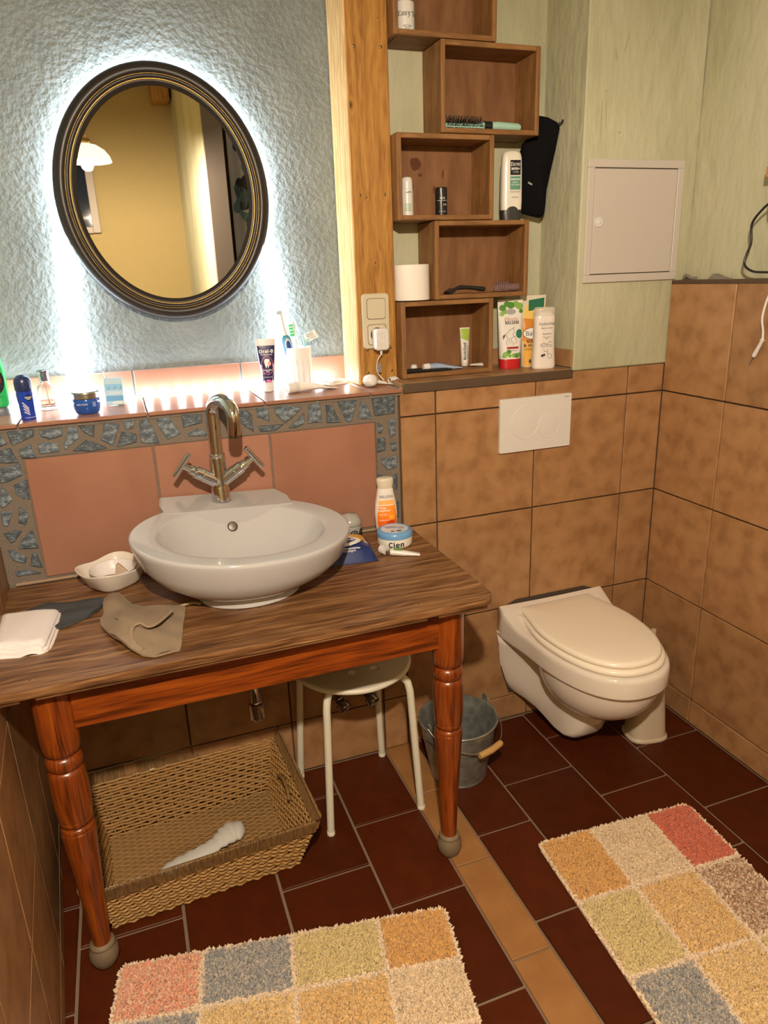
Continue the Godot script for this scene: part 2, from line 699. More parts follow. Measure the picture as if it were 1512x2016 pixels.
	var red := wood_image(256, 256, 131, Color(0.23, 0.09, 0.018), Color(0.48, 0.215, 0.045), Color(0.61, 0.315, 0.085), 5.0, 50.0, [[0.4, 0.5, 0.03]], 2.0, 0.7, 0.8, 0.3)
	M.red_wood_h = mat("red_varnish", Color.WHITE, 0.3)
	M.red_wood_h.albedo_texture = tex(red)
	triplanar(M.red_wood_h, Vector3(1.5, 4, 4))
	M.red_wood_h.clearcoat_enabled = true
	M.red_wood_h.clearcoat = 0.3
	M.red_wood_h.clearcoat_roughness = 0.25
	M.red_wood_v = M.red_wood_h.duplicate()
	M.red_wood_v.albedo_texture = turned(red)
	triplanar(M.red_wood_v, Vector3(4, 1.5, 4))
	var post := wood_image(768, 256, 151, Color(0.47, 0.305, 0.125), Color(0.64, 0.455, 0.21), Color(0.73, 0.56, 0.30), 5.0, 60.0, [[0.31, 0.85, 0.055], [0.335, 0.07, 0.05], [0.68, 0.5, 0.018], [0.85, 0.75, 0.012], [0.12, 0.3, 0.012], [0.52, 0.62, 0.02]], 6.0, 0.55, 0.8, 0.45)
	M.pine_v = mat("varnished_pine", Color.WHITE, 0.4)
	M.pine_v.albedo_texture = turned(post)
	triplanar(M.pine_v, Vector3(6.5, 0.95, 6.5), false, Vector3(0.5, 0.0, 0.0))
	var pale := wood_image(256, 128, 171, Color(0.66, 0.50, 0.30), Color(0.80, 0.64, 0.42), Color(0.87, 0.73, 0.52), 4.0, 30.0, [], 6.0, 0.6)
	M.pale_v = mat("raw_pine", Color.WHITE, 0.6)
	M.pale_v.albedo_texture = turned(pale)
	triplanar(M.pale_v, Vector3(12, 0.9, 12))
	var box := wood_image(256, 256, 191, Color(0.42, 0.28, 0.145), Color(0.52, 0.365, 0.205), Color(0.58, 0.42, 0.25), 3.0, 36.0, [], 2.0, 0.55)
	M.box_h = mat("box_wood", Color.WHITE, 0.6)
	M.box_h.albedo_texture = tex(box)
	triplanar(M.box_h, Vector3(3, 7, 7))
	M.box_v = mat("box_wood_upright", Color.WHITE, 0.6)
	M.box_v.albedo_texture = turned(box)
	triplanar(M.box_v, Vector3(7, 3, 7))
	M.box_back = []
	for k in 3:
		var m := mat("box_board", Color.WHITE, 0.7)
		m.albedo_texture = noise_tex(200 + k, 0.012, [[0.2, Color(0.435, 0.285, 0.16)], [0.5, Color(0.48, 0.325, 0.195)], [0.8, Color(0.515, 0.36, 0.225)]], 256, 5)
		triplanar(m, Vector3(6, 1.6, 6), false, Vector3(k * 0.4, 0, 0))
		M.box_back.append(m)
	# plain ones
	M.ceramic = mat("ceramic", L(0.43, 0.42, 0.425), 0.08, 0.0, 0.5)
	M.ceramic_wc = mat("ceramic_warm", L(0.72, 0.65, 0.58), 0.1, 0.0, 0.5)
	M.seat = mat("seat_plastic", L(0.86, 0.78, 0.66), 0.22, 0.0, 0.5)
	M.chrome = mat("chrome", Color(0.86, 0.86, 0.87), 0.06, 1.0)
	M.dark_chrome = mat("dark_chrome", Color(0.62, 0.60, 0.58), 0.16, 1.0)
	M.white = mat("white_plastic", L(0.66, 0.64, 0.62), 0.3)
	M.white_matte = mat("white_paint", L(0.74, 0.73, 0.70), 0.55)
	M.panel = mat("powder_coat", L(0.54, 0.49, 0.46), 0.45)
	M.cream_plastic = mat("cream_plastic", L(0.56, 0.50, 0.38), 0.3)
	M.black = mat("black_plastic", L(0.012, 0.012, 0.013), 0.3)
	M.black_cloth = mat("black_cloth", L(0.005, 0.005, 0.006), 0.9, 0.0, 0.2)
	M.ink = mat("ink", L(0.03, 0.03, 0.03), 0.6)
	M.white_ink = mat("white_ink", L(0.80, 0.80, 0.80), 0.5)
	M.red_plastic = mat("red_plastic", L(0.50, 0.018, 0.022), 0.3)
	M.rubber = mat("rubber", L(0.05, 0.035, 0.025), 0.8)
	M.gold = mat("worn_gold", L(0.42, 0.27, 0.08), 0.35, 0.85)
	M.frame_dark = mat("ebonised_wood", L(0.020, 0.015, 0.012), 0.36, 0.0, 0.4)
	M.mirror_glass = mat("mirror_glass", Color(0.92, 0.92, 0.91), 0.0, 1.0)
	M.zinc = mat("zinc", Color.WHITE, 0.36, 0.7)
	M.zinc.albedo_texture = noise_tex(220, 0.02, [[0.2, Color(0.56, 0.58, 0.56)], [0.8, Color(0.72, 0.73, 0.71)]], 256, 4, FastNoiseLite.TYPE_CELLULAR)
	triplanar(M.zinc, Vector3(5, 5, 5))
	M.wicker = []
	for k in 3:
		var f := 0.8 + 0.22 * k
		M.wicker.append(mat("wicker", L(0.37 * f, 0.205 * f, 0.066 * f), 0.6))
	M.wicker_dark = mat("wicker_wrap", Color.WHITE, 0.65)
	M.wicker_dark.albedo_texture = noise_tex(230, 0.05, [[0.2, L(0.14, 0.075, 0.025)], [0.8, L(0.29, 0.16, 0.055)]], 256, 3)
	triplanar(M.wicker_dark, Vector3(12, 1.5, 12), true)
	M.steel_wire = mat("wire", Color(0.72, 0.70, 0.66), 0.3, 1.0)


# wall tiles on a plane: origin, u and w directions, list of u cuts and w cuts
func tile_mesh(w: float, h: float, t := 0.008, bev := 0.0018) -> ArrayMesh:
	var key := "%.3f %.3f %.3f" % [w, h, t]
	if not tile_cache.has(key):
		var b := MB.new()
		b.box(Vector3(0, 0, 0), Vector3(w, h, t), bev)
		tile_cache[key] = b.mesh()
	return tile_cache[key]

var tile_cache := {}


func lay(parent: Node3D, origin: Transform3D, us: Array, ws: Array, mats: Array, gap := 0.0045, t := 0.008) -> void:
	for i in us.size() - 1:
		for j in ws.size() - 1:
			var w: float = us[i + 1] - us[i]
			var h: float = ws[j + 1] - ws[j]
			var o := put(parent, "tile", tile_mesh(w - gap, h - gap, t), mats[rng.randi() % mats.size()])
			o.transform = origin * Transform3D(Basis(), Vector3((us[i] + us[i + 1]) / 2, (ws[j] + ws[j + 1]) / 2, rng.randf_range(-0.0004, 0.0004)))


func build_room() -> void:
	# ---- floor
	var floor_ := structure("floor", "dark red clay tile floor with an ochre tile strip")
	var b := MB.new()
	b.box(Vector3(0.62, -0.055, 1.75), Vector3(2.5, 0.1, 4.5))
	part(floor_, "screed", b, M.floor_grout)
	var cols := [[-0.46, -0.34, 0.286], [-0.34, -0.10, 0.122], [-0.10, 0.138, 0.28], [0.138, 0.378, 0.139], [0.378, 0.578, 0.291], [0.682, 0.85, 0.158], [0.85, 1.09, 0.30], [1.09, 1.33, 0.15], [1.33, 1.575, 0.303]]
	for c in cols:
		var z: float = c[2] - 0.59
		while z < 3.65:
			var z0 := maxf(z, 0.0)
			var z1 := z + 0.295
			if z1 > 0.02:
				var o := put(floor_, "tile", tile_mesh(c[1] - c[0] - 0.008, z1 - z0 - 0.008, 0.01, 0.0015), M.floor_tile[rng.randi() % 4])
				o.transform = Transform3D(Basis(Vector3.RIGHT, -PI / 2), Vector3((c[0] + c[1]) / 2, -0.0045, (z0 + z1) / 2))
			z += 0.295
	var zs := -0.05
	while zs < 3.5:
		var o := put(floor_, "strip_tile", tile_mesh(0.104 - 0.006, 0.29 - 0.006, 0.01, 0.0015), M.strip_tile)
		o.transform = Transform3D(Basis(Vector3.RIGHT, -PI / 2), Vector3(0.63, -0.0045, zs + 0.145))
		zs += 0.29
	# ---- lower back wall
	var wb := structure("wall_back", "tiled lower back wall with a slate mosaic border behind the sink")
	b = MB.new()
	b.box(Vector3(0.62, 0.575, -0.155), Vector3(2.4, 1.15, 0.30))
	part(wb, "masonry", b, M.grout)
	var face := Transform3D(Basis(), Vector3(0, 0, 0.0))
	lay(wb, face, [0.662, 0.773, 1.1025, 1.4355, 1.573], [0.004, 0.091, 0.4267, 0.7579, 1.0881, 1.176], M.tile)
	lay(wb, face, [-0.385, -0.02, 0.28, 0.58, 0.660], [0.004, 0.185, 0.485, 0.735], M.tile)
	lay(wb, face, [-0.310, -0.010, 0.289, 0.588], [0.775, 1.0835], M.tile_smooth)
	b = MB.new()
	b.box(Vector3(0.131, 1.119, -0.002), Vector3(1.052, 0.070, 0.010))
	b.box(Vector3(-0.354, 0.9285, -0.002), Vector3(0.085, 0.311, 0.010))
	b.box(Vector3(0.623, 0.9285, -0.002), Vector3(0.068, 0.311, 0.010))
	b.box(Vector3(0.131, 0.7565, -0.002), Vector3(1.052, 0.033, 0.010))
	b.box(Vector3(0.1385, 0.9285, -0.0045), Vector3(0.90, 0.311, 0.009))
	part(wb, "mortar_band", b, M.mortar)
	for k in STONES.size():
		var poly := P2(STONES[k])
		var c := Vector2.ZERO
		for p in poly:
			c += p
		c /= poly.size()
		var rough := PackedVector2Array()
		for i in poly.size():
			var p := poly[i] - c
			var q := poly[(i + 1) % poly.size()] - c
			rough.append(p * rng.randf_range(0.97, 1.02))
			var mid := (p + q) / 2
			rough.append(mid * rng.randf_range(0.95, 1.06))
		b = MB.new()
		b.extrude(rough, 0.0, rng.randf_range(0.004, 0.007), 0.0022)
		put(wb, "stone", b.mesh(), M.stone[k % 3], Vector3(c.x, c.y, 0.0015))
	# silicone joint
	b = MB.new()
	b.tube(P3([[-0.38, 0.768, 0.005], [0.66, 0.768, 0.005]]), 0.0045, 8)
	part(wb, "silicone_joint", b, M.grout_light)
	# ---- plaster wall with the mirror
	var wm := structure("wall_upper", "rough pale green plaster wall behind the oval mirror")
	b = MB.new()
	b.box(Vector3(0.12, 2.03, MIRROR_WALL - 0.05), Vector3(1.22, 1.76, 0.1))
	part(wm, "plaster", b, M.plaster_rough)
	lay(wm, Transform3D(Basis(), Vector3(0, 0, MIRROR_WALL + 0.002)), [-0.43, -0.03, 0.27, 0.602], [LEDGE + 0.002, 1.247], M.tile_smooth)
	# ---- right wall: tiles below a ledge, plaster above, set back
	var wr := structure("wall_right", "right wall, stoneware tiles below pale green plaster")
	b = MB.new()
	b.box(Vector3(RIGHT_X + 0.105, 0.705, 1.75), Vector3(0.2, 1.41, 4.1))
	part(wr, "masonry", b, M.grout)
	b = MB.new()
	b.box(Vector3(1.731, 2.17, 1.75), Vector3(0.2, 1.5, 4.1))
	part(wr, "plaster", b, M.plaster)
	var right := Transform3D(Basis(Vector3.UP, -PI / 2), Vector3(RIGHT_X, 0, 0))
	lay(wr, right, [0.003, 0.2645, 0.5955, 0.9265, 1.2575, 1.5885], [0.004, 0.091, 0.4267, 0.7579, 1.0881, 1.418], M.tile)
	b = MB.new()
	b.box(Vector3(1.602, 1.421, 0.95), Vector3(0.062, 0.012, 1.89), 0.002)
	part(wr, "ledge_trim", b, M.dark_edge)
	# ---- left wall, slightly skewed
	var wl := structure("wall_left", "left wall with glazed stoneware tiles")
	wl.position = Vector3(-0.402, 0, 0)
	wl.rotation.y = 0.065
	b = MB.new()
	b.box(Vector3(-0.056, 1.45, 0.45), Vector3(0.1, 2.95, 1.6))
	part(wl, "plaster", b, M.plaster)
	b = MB.new()
	b.box(Vector3(-0.003, 0.575, 0.62), Vector3(0.006, 1.15, 1.25))
	part(wl, "tile_bed", b, M.grout_light)
	lay(wl, Transform3D(Basis(Vector3.UP, PI / 2), Vector3(0.0, 0, 0)), [-1.24, -1.015, -0.738, -0.465, -0.19, -0.005], [0.004, 0.06, 0.36, 0.66, 0.96, 1.15], M.tile, 0.0035)
	# ---- ceiling
	var ce := structure("ceiling", "pale plaster ceiling")
	b = MB.new()
	b.box(Vector3(0.62, 2.95, 1.75), Vector3(2.6, 0.1, 4.6))
	part(ce, "plaster", b, M.ceiling)


func build_ledge_and_niche() -> void:
	# ---- tiled ledge
	var tr := structure("trim_1", "terracotta tiled ledge below the oval mirror")
	var xs := [-0.395, -0.306, -0.012, 0.283, 0.575, 0.668]
	for i in xs.size() - 1:
		var b := MB.new()
		b.box(Vector3((xs[i] + xs[i + 1]) / 2, LEDGE - 0.005, -0.1275), Vector3(xs[i + 1] - xs[i] - 0.004, 0.010, 0.282), 0.002)
		part(tr, "tile", b, M.tile_smooth[i % 3])
	var g := MB.new()
	g.box(Vector3(0.137, LEDGE - 0.0125, -0.13), Vector3(1.06, 0.012, 0.27))
	part(tr, "mortar_bed", g, M.mortar)
	# ---- shelf board of the niche
	var sb := structure("trim_2", "dark edged shelf tiles in the niche right of the post")
	var xb := [0.708, 0.95, 1.228]
	for i in 2:
		var b := MB.new()
		b.box(Vector3((xb[i] + xb[i + 1]) / 2, BOARD - 0.006, -0.106), Vector3(xb[i + 1] - xb[i] - 0.003, 0.012, 0.205), 0.001)
		part(sb, "tile", b, M.tile[i])
	g = MB.new()
	g.box(Vector3(0.690, BOARD - 0.006, -0.06), Vector3(0.033, 0.012, 0.113), 0.001)
	part(sb, "tile", g, M.tile[0])
	g = MB.new()
	g.box(Vector3(0.95, BOARD - 0.014, 0.003), Vector3(0.556, 0.026, 0.014), 0.003)
	part(sb, "dark_edge", g, M.dark_edge)
	g = MB.new()
	g.box(Vector3(0.95, BOARD - 0.022, -0.106), Vector3(0.556, 0.02, 0.2))
	part(sb, "mortar_bed", g, M.mortar)
	# ---- niche: back and the boxed plaster pier on the right
	var wn := structure("wall_niche", "pale green plaster niche behind the wooden boxes")
	g = MB.new()
	g.box(Vector3(0.97, 2.03, NICHE_Z - 0.05), Vector3(0.54, 1.76, 0.1))
	part(wn, "plaster", g, M.plaster)
	lay(wn, Transform3D(Basis(), Vector3(0, 0, NICHE_Z + 0.003)), [1.004, 1.223], [BOARD + 0.001, 1.24], M.tile)
	lay(wn, Transform3D(Basis(Vector3.UP, -PI / 2), Vector3(1.229, 0, 0)), [-0.199, -0.001], [BOARD + 0.001, 1.24], M.tile)
	var wp := structure("wall_pier", "boxed plaster pier right of the niche")
	g = MB.new()
	g.box(Vector3(1.431, 2.038, -0.15), Vector3(0.398, 1.726, 0.304), 0.004)
	part(wp, "plaster", g, M.plaster)
	var scuff := mat("scuff", L(0.37, 0.335, 0.215), 0.9)
	for q in [[1.322, 2.02, 0.003, 0.022, 0.2], [1.295, 1.93, 0.0035, 0.0035, 0.0], [1.355, 2.05, 0.0025, 0.03, -0.25], [1.285, 1.86, 0.002, 0.05, 0.02], [1.300, 1.87, 0.0015, 0.04, 0.04], [1.348, 1.83, 0.004, 0.003, 0.0]]:
		var pl := PackedVector2Array()
		for i in 12:
			var a := TAU * i / 12
			pl.append(Vector2(cos(a) * q[2], sin(a) * q[3] * rng.randf_range(0.7, 1.1)).rotated(q[4]) + Vector2(q[0], q[1]))
		patch(wp, "scuff_mark", pl, flat_map(Transform3D(Basis(), Vector3(0, 0, 0.002))), scuff, 0.0003, 0.1)
	# ---- timber post
	var tp := thing("timber_post", "varnished knotty pine post between the mirror wall and the wooden boxes", "post", Vector3(0.650, LEDGE, -0.1925))
	g = MB.new()
	g.box(Vector3(0, 0.865, 0), Vector3(0.112, 1.73, 0.145), 0.002)
	part(tp, "beam", g, M.pine_v)
	g = MB.new()
	g.box(Vector3(-0.0595, 0.865, 0.0), Vector3(0.007, 1.73, 0.143), 0.002)
	part(tp, "batten", g, M.pale_v).set_meta("label", "unvarnished pale pine batten")
	var sc := mat("screw_head", L(0.20, 0.14, 0.06), 0.4, 0.8)
	for q in [[-0.035, 0.10], [0.036, 0.102], [-0.037, 0.51], [0.034, 0.512], [-0.037, 0.86], [0.036, 0.862], [-0.036, 0.035], [0.038, 0.036]]:
		g = MB.new()
		g.lathe([[0.0, 0.0016], [0.0035, 0.0014], [0.004, 0.0]], 12, Vector3(q[0], q[1], 0.0722), 1, 1, Basis(Vector3.RIGHT, PI / 2))
		part(tp, "screw", g, sc)


func build_rear() -> void:
	# what the mirror shows behind the camera
	var rw := structure("wall_rear", "ochre rear wall seen in the mirror")
	var b := MB.new()
	b.box(Vector3(0.5, 1.45, 3.76), Vector3(2.4, 2.95, 0.1))
	part(rw, "plaster", b, M.plaster_yellow)
	b = MB.new()
	b.box(Vector3(0.47, 2.81, 3.62), Vector3(0.12, 0.2, 0.18), 0.004)
	part(rw, "beam_end", b, M.pine_v)
	var ws := structure("wall_side", "ochre side wall left of the camera")
	b = MB.new()
	b.box(Vector3(-0.62, 1.45, 2.47), Vector3(0.1, 2.95, 2.6))
	b.box(Vector3(-0.50, 1.45, 1.21), Vector3(0.34, 2.95, 0.09))
	part(ws, "plaster", b, M.plaster_yellow)
	var rt := structure("wall_return", "pale green partition wall seen in the mirror")
	b = MB.new()
	b.box(Vector3(0.60, 1.45, 2.95), Vector3(0.1, 2.9, 1.54), 0.004)
	part(rt, "plaster", b, M.plaster)
	b = MB.new()
	b.box(Vector3(0.605, 1.45, 2.165), Vector3(0.11, 2.9, 0.025), 0.003)
	part(rt, "end_board", b, mat("grey_board", L(0.16, 0.13, 0.105), 0.6))
	# window with a white frame in the rear wall
	var win := structure("window_1", "small window with a pale wooden frame in the rear wall")
	win.position = Vector3(-0.235, 2.17, 3.69)
	b = MB.new()
	b.box(Vector3(0.155, 0, 0.0), Vector3(0.055, 0.64, 0.045), 0.004)
	b.box(Vector3(-0.155, 0, 0.0), Vector3(0.055, 0.64, 0.045), 0.004)
	b.box(Vector3(0, 0.30, 0.0), Vector3(0.26, 0.045, 0.045), 0.004)
	b.box(Vector3(0, -0.30, 0.0), Vector3(0.26, 0.045, 0.045), 0.004)
	part(win, "window_frame", b, mat("window_paint", L(0.30, 0.25, 0.20), 0.5))
	b = MB.new()
	b.box(Vector3(0, 0, 0.008), Vector3(0.26, 0.56, 0.006))
	part(win, "pane", b, mat("night_pane", L(0.015, 0.02, 0.03), 0.05))
	# shower curtain
	var cu := thing("shower_curtain", "white shower curtain with dark leaf print hanging on a rod", "curtain", Vector3(0.69, 0.12, 2.23))
	var wave := func(x: float, y: float) -> float: return 0.028 * sin(x * 62.0) + 0.008 * sin(x * 23.0 + (2.45 - y) * 1.6)
	var rows := []
	for j in 14:
		var row := PackedVector3Array()
		for i in 121:
			var x := i / 120.0 * 0.90
			var y := 2.45 * (1.0 - j / 13.0)
			row.append(Vector3(x, y, wave.call(x, y)))
		rows.append(row)
	b = MB.new()
	b.grid(rows)
	part(cu, "fabric", b, mat("curtain_cloth", L(0.50, 0.48, 0.45), 0.8))
	var leaf_mats := [mat("leaf_dark", L(0.035, 0.025, 0.025), 0.8), mat("leaf_teal", L(0.12, 0.22, 0.23), 0.8)]
	for k in 56:
		var cx := rng.randf_range(0.03, 0.22 if k % 2 == 0 else 0.8)
		var cy := rng.randf_range(1.35, 2.4)
		var tilt := rng.randf_range(-0.9, 0.9)
		var pl := PackedVector2Array()
		for i in 14:
			var a := TAU * i / 14
			var p := Vector2(cos(a) * 0.030 * (1.0 - 0.35 * sin(a)), sin(a) * 0.060).rotated(tilt)
			pl.append(p + Vector2(cx, cy))
		patch(cu, "leaf_print", pl, func(p: Vector3) -> Vector3: return Vector3(p.x, p.y, wave.call(p.x, p.y) - 0.002 - p.z), leaf_mats[k % 3 if k % 3 < 2 else 0], 0.001, 0.008)
	b = MB.new()
	b.tube(P3([[-0.03, 2.48, 0], [0.93, 2.48, 0]]), 0.011, 12)
	part(cu, "rod", b, M.chrome)


func build_lamp() -> void:
	var la := thing("wall_lamp", "wall lamp with an opal glass shade on a wooden arm", "lamp", Vector3(LAMP_AT.x, LAMP_AT.y + 0.07, LAMP_AT.z))
	var b := MB.new()
	b.lathe([[0.125, -0.055], [0.118, -0.03], [0.095, 0.0], [0.06, 0.022], [0.028, 0.03], null, [0.026, 0.031], [0.028, 0.028], [0.055, 0.018], [0.09, -0.004], [0.113, -0.033], [0.121, -0.055]], 32)
	var opal := mat("opal_glass", L(0.85, 0.78, 0.62), 0.3)
	opal.emission_enabled = true
	opal.emission = L(1.0, 0.84, 0.62)
	opal.emission_energy_multiplier = 1.6
	part(la, "glass_shade", b, opal)
	b = MB.new()
	b.lathe([[0.012, 0.025], [0.030, 0.03], [0.030, 0.05], [0.012, 0.058]], 20)
	part(la, "brass_cap", b, M.gold)
	b = MB.new()
	b.box(Vector3(-0.23, 0.06, 0), Vector3(0.50, 0.025, 0.03), 0.004)
	part(la, "arm", b, M.pale_v)
	b = MB.new()
	b.box(Vector3(-0.487, 0.06, 0), Vector3(0.014, 0.14, 0.09), 0.004)
	part(la, "wall_plate", b, M.pale_v)
	b = MB.new()
	b.lathe([[0.0, -0.097], [0.017, -0.092], [0.027, -0.075], [0.027, -0.062], [0.016, -0.035], [0.013, 0.0], [0.013, 0.028]], 20)
	var glow := mat("bulb_glow", L(0.9, 0.85, 0.7), 0.3)
	glow.emission_enabled = true
	glow.emission = L(1.0, 0.86, 0.66)
	glow.emission_energy_multiplier = 4.0
	part(la, "bulb", b, glow)
	var l := OmniLight3D.new()
	l.name = "lamp_light"
	l.light_color = L(1.0, 0.83, 0.64)
	l.light_energy = 5.2
	l.light_size = 0.03
	l.omni_range = 8.0
	l.omni_attenuation = 2.0
	l.shadow_enabled = true
	la.add_child(l)
	l.position = Vector3(0, -0.07, 0)


func build_table() -> void:
	var t := thing("washstand_table", "old wooden table with weathered plank top and turned red varnished legs", "table", Vector3(0, 0, 0))
	# planks of the top: the front one has the rounded corner and two notches underneath
	var zs := [0.012, 0.066, 0.30, 0.553]
	for i in 3:
		var z0: float = zs[i]
		var z1: float = zs[i + 1]
		var left := -0.398 + 0.065 * z0
		var pl := PackedVector2Array([Vector2(left, -z1 + 0.001), Vector2(left, -z0 - 0.001), Vector2(0.678, -z0 - 0.001), Vector2(0.678, -z1 + 0.001)])
		if i == 2:
			pl = PackedVector2Array([Vector2(-0.372, -z1), Vector2(left, -z0 - 0.001), Vector2(0.678, -z0 - 0.001)])
			for k in 7:
				var a := PI / 2 * k / 6.0
				pl.append(Vector2(0.638 + cos(a) * 0.04, -z1 + 0.04 - sin(a) * 0.04))
		var b := MB.new()
		var base := Transform3D(Basis(Vector3.RIGHT, -PI / 2), Vector3.ZERO)
		b.extrude(pl, TOP - (0.019 if i == 2 else 0.029), TOP - 0.0005 * (i % 2), 0.002, func(p: Vector3) -> Vector3: return base * p)
		if i == 2:
			for q in [[-0.372, -0.322], [-0.296, 0.505], [0.532, 0.655]]:
				b.box(Vector3((q[0] + q[1]) / 2, TOP - 0.0240, (z0 + z1) / 2 - 0.002), Vector3(q[1] - q[0], 0.0102, z1 - z0 - 0.006), 0.002)
		part(t, "plank", b, M.table_wood)
	var b := MB.new()
	b.box(Vector3(0.155, 0.683, 0.488), Vector3(0.80, 0.106, 0.022), 0.002)
	part(t, "apron", b, M.red_wood_h)
	for z in [0.05]:
		b = MB.new()
		b.box(Vector3(0.155, 0.683, z), Vector3(0.80, 0.106, 0.02), 0.002)
		part(t, "apron", b, M.red_wood_h)
	for x in [-0.285, 0.592]:
		b = MB.new()
		b.box(Vector3(x, 0.683, 0.265), Vector3(0.02, 0.106, 0.40), 0.002)
		part(t, "apron", b, M.red_wood_h)
	var prof := [[0.0195, 0.066], [0.021, 0.12], [0.026, 0.22], [0.031, 0.31], [0.0345, 0.365], [0.0358, 0.378], [0.034, 0.384], null, [0.0325, 0.385], [0.0345, 0.388], [0.0325, 0.392], null, [0.027, 0.394], [0.027, 0.400], [0.032, 0.404], [0.0345, 0.410], [0.0325, 0.415], null, [0.0345, 0.417], [0.0375, 0.45], [0.0382, 0.50], [0.0368, 0.525], [0.035, 0.533], [0.031, 0.537], null, [0.029, 0.538], [0.034, 0.543], [0.0375, 0.555], [0.0345, 0.567], [0.028, 0.571], null, [0.028, 0.573], [0.034, 0.578], [0.0375, 0.590], [0.0385, 0.62], [0.0385, 0.735], null, [0.0385, 0.735], [0.0, 0.736]]
	for q in [[-0.279, 0.478], [0.585, 0.478]]:
		b = MB.new()
		b.lathe(prof, 32)
		var leg := part(t, "leg", b, M.red_wood_v)
		leg.position = Vector3(q[0], 0, q[1])
		b = MB.new()
		b.lathe([[0.012, 0.0], [0.020, 0.002], [0.028, 0.014], [0.0325, 0.030], [0.031, 0.046], [0.025, 0.056], null, [0.025, 0.056], [0.0275, 0.059], [0.0265, 0.065], [0.018, 0.069]], 28)
		part(leg, "ball_foot", b, mat("worn_foot", L(0.17, 0.125, 0.075), 0.6))


func rim_y(x: float, z: float) -> float:
	return 0.918 - 0.085 * (z - 0.262) - 0.055 * (x - 0.158)


func build_sink() -> void:
	var s := thing("vessel_sink", "white oval ceramic vessel sink standing on the wooden table", "sink", Vector3(0.158, TOP, 0.262))
	var seg := 56
	var mk := func(a: float, bb: float, dz: float, y: float, tilt: float) -> PackedVector3Array:
		var row := PackedVector3Array()
		for i in seg:
			var t := TAU * i / seg
			var x := cos(t) * a
			var z := -sin(t) * bb + dz
			row.append(Vector3(x, y - TOP + tilt * (-0.085 * z - 0.055 * x), z))
		return row
	# outside, rim and inside in one continuous surface
	var rows := [
		mk.call(0.118, 0.096, 0.02, TOP + 0.001, 0.0), mk.call(0.121, 0.099, 0.02, TOP + 0.004, 0.0), mk.call(0.116, 0.094, 0.02, TOP + 0.016, 0.05), mk.call(0.119, 0.096, 0.018, TOP + 0.022, 0.1),
		mk.call(0.165, 0.130, 0.013, TOP + 0.036, 0.3), mk.call(0.207, 0.161, 0.008, TOP + 0.062, 0.5), mk.call(0.237, 0.183, 0.004, TOP + 0.095, 0.8), mk.call(0.252, 0.195, 0.001, 0.900, 1.0),
		mk.call(0.2555, 0.1985, 0.0, 0.910, 1.0), mk.call(0.2545, 0.1975, 0.0, 0.9165, 1.0), mk.call(0.250, 0.193, 0.0, 0.9185, 1.0), mk.call(0.215, 0.166, -0.002, 0.9165, 1.0), mk.call(0.200, 0.154, -0.003, 0.9150, 1.0),
		mk.call(0.193, 0.148, -0.003, 0.9110, 1.0), mk.call(0.180, 0.138, 0.0, 0.890, 1.0), mk.call(0.150, 0.115, 0.004, 0.850, 0.8), mk.call(0.10, 0.077, 0.008, 0.822, 0.4), mk.call(0.045, 0.036, 0.008, 0.812, 0.1), mk.call(0.022, 0.022, 0.008, 0.811, 0.0)]
	var b := MB.new()
	b.grid(rows, true, false)
	b.cap(rows[rows.size() - 1])
	part(s, "bowl", b, M.ceramic)
	# tap platform towards the wall
	b = MB.new()
	var pl := PackedVector2Array([Vector2(-0.170, -0.245), Vector2(0.128, -0.245), Vector2(0.150, -0.19), Vector2(0.150, -0.13), Vector2(-0.165, -0.13), Vector2(-0.175, -0.19)])
	var fl := PackedVector2Array()
	for p in pl:
		fl.append(Vector2(p.x, -p.y))
	b.extrude(fl, 0.0, 1.0, 0.0, func(p: Vector3) -> Vector3:
		var z := -p.y
		var top := 0.9195 - TOP - 0.085 * z - 0.05 * p.x
		return Vector3(p.x, lerpf(top - 0.06, top, p.z), z))
	part(s, "tap_platform", b, M.ceramic)
	b = MB.new()
	b.lathe([[0.0095, 0.0], [0.013, 0.002], [0.0125, 0.004]], 20, Vector3(-0.008, 0.119, -0.125), 1, 1, Basis(Vector3.RIGHT, PI / 2 - 0.5))
	b.lathe([[0.0, 0.0012], [0.0095, 0.001]], 16, Vector3(-0.008, 0.119, -0.125), 1, 1, Basis(Vector3.RIGHT, PI / 2 - 0.5))
	part(s, "overflow", b, M.dark_chrome)
	b = MB.new()
	b.lathe([[0.026, 0.0], [0.024, 0.004], [0.0, 0.006]], 24, Vector3(0, 0.047, 0.01))
	part(s, "drain_plug", b, M.chrome)


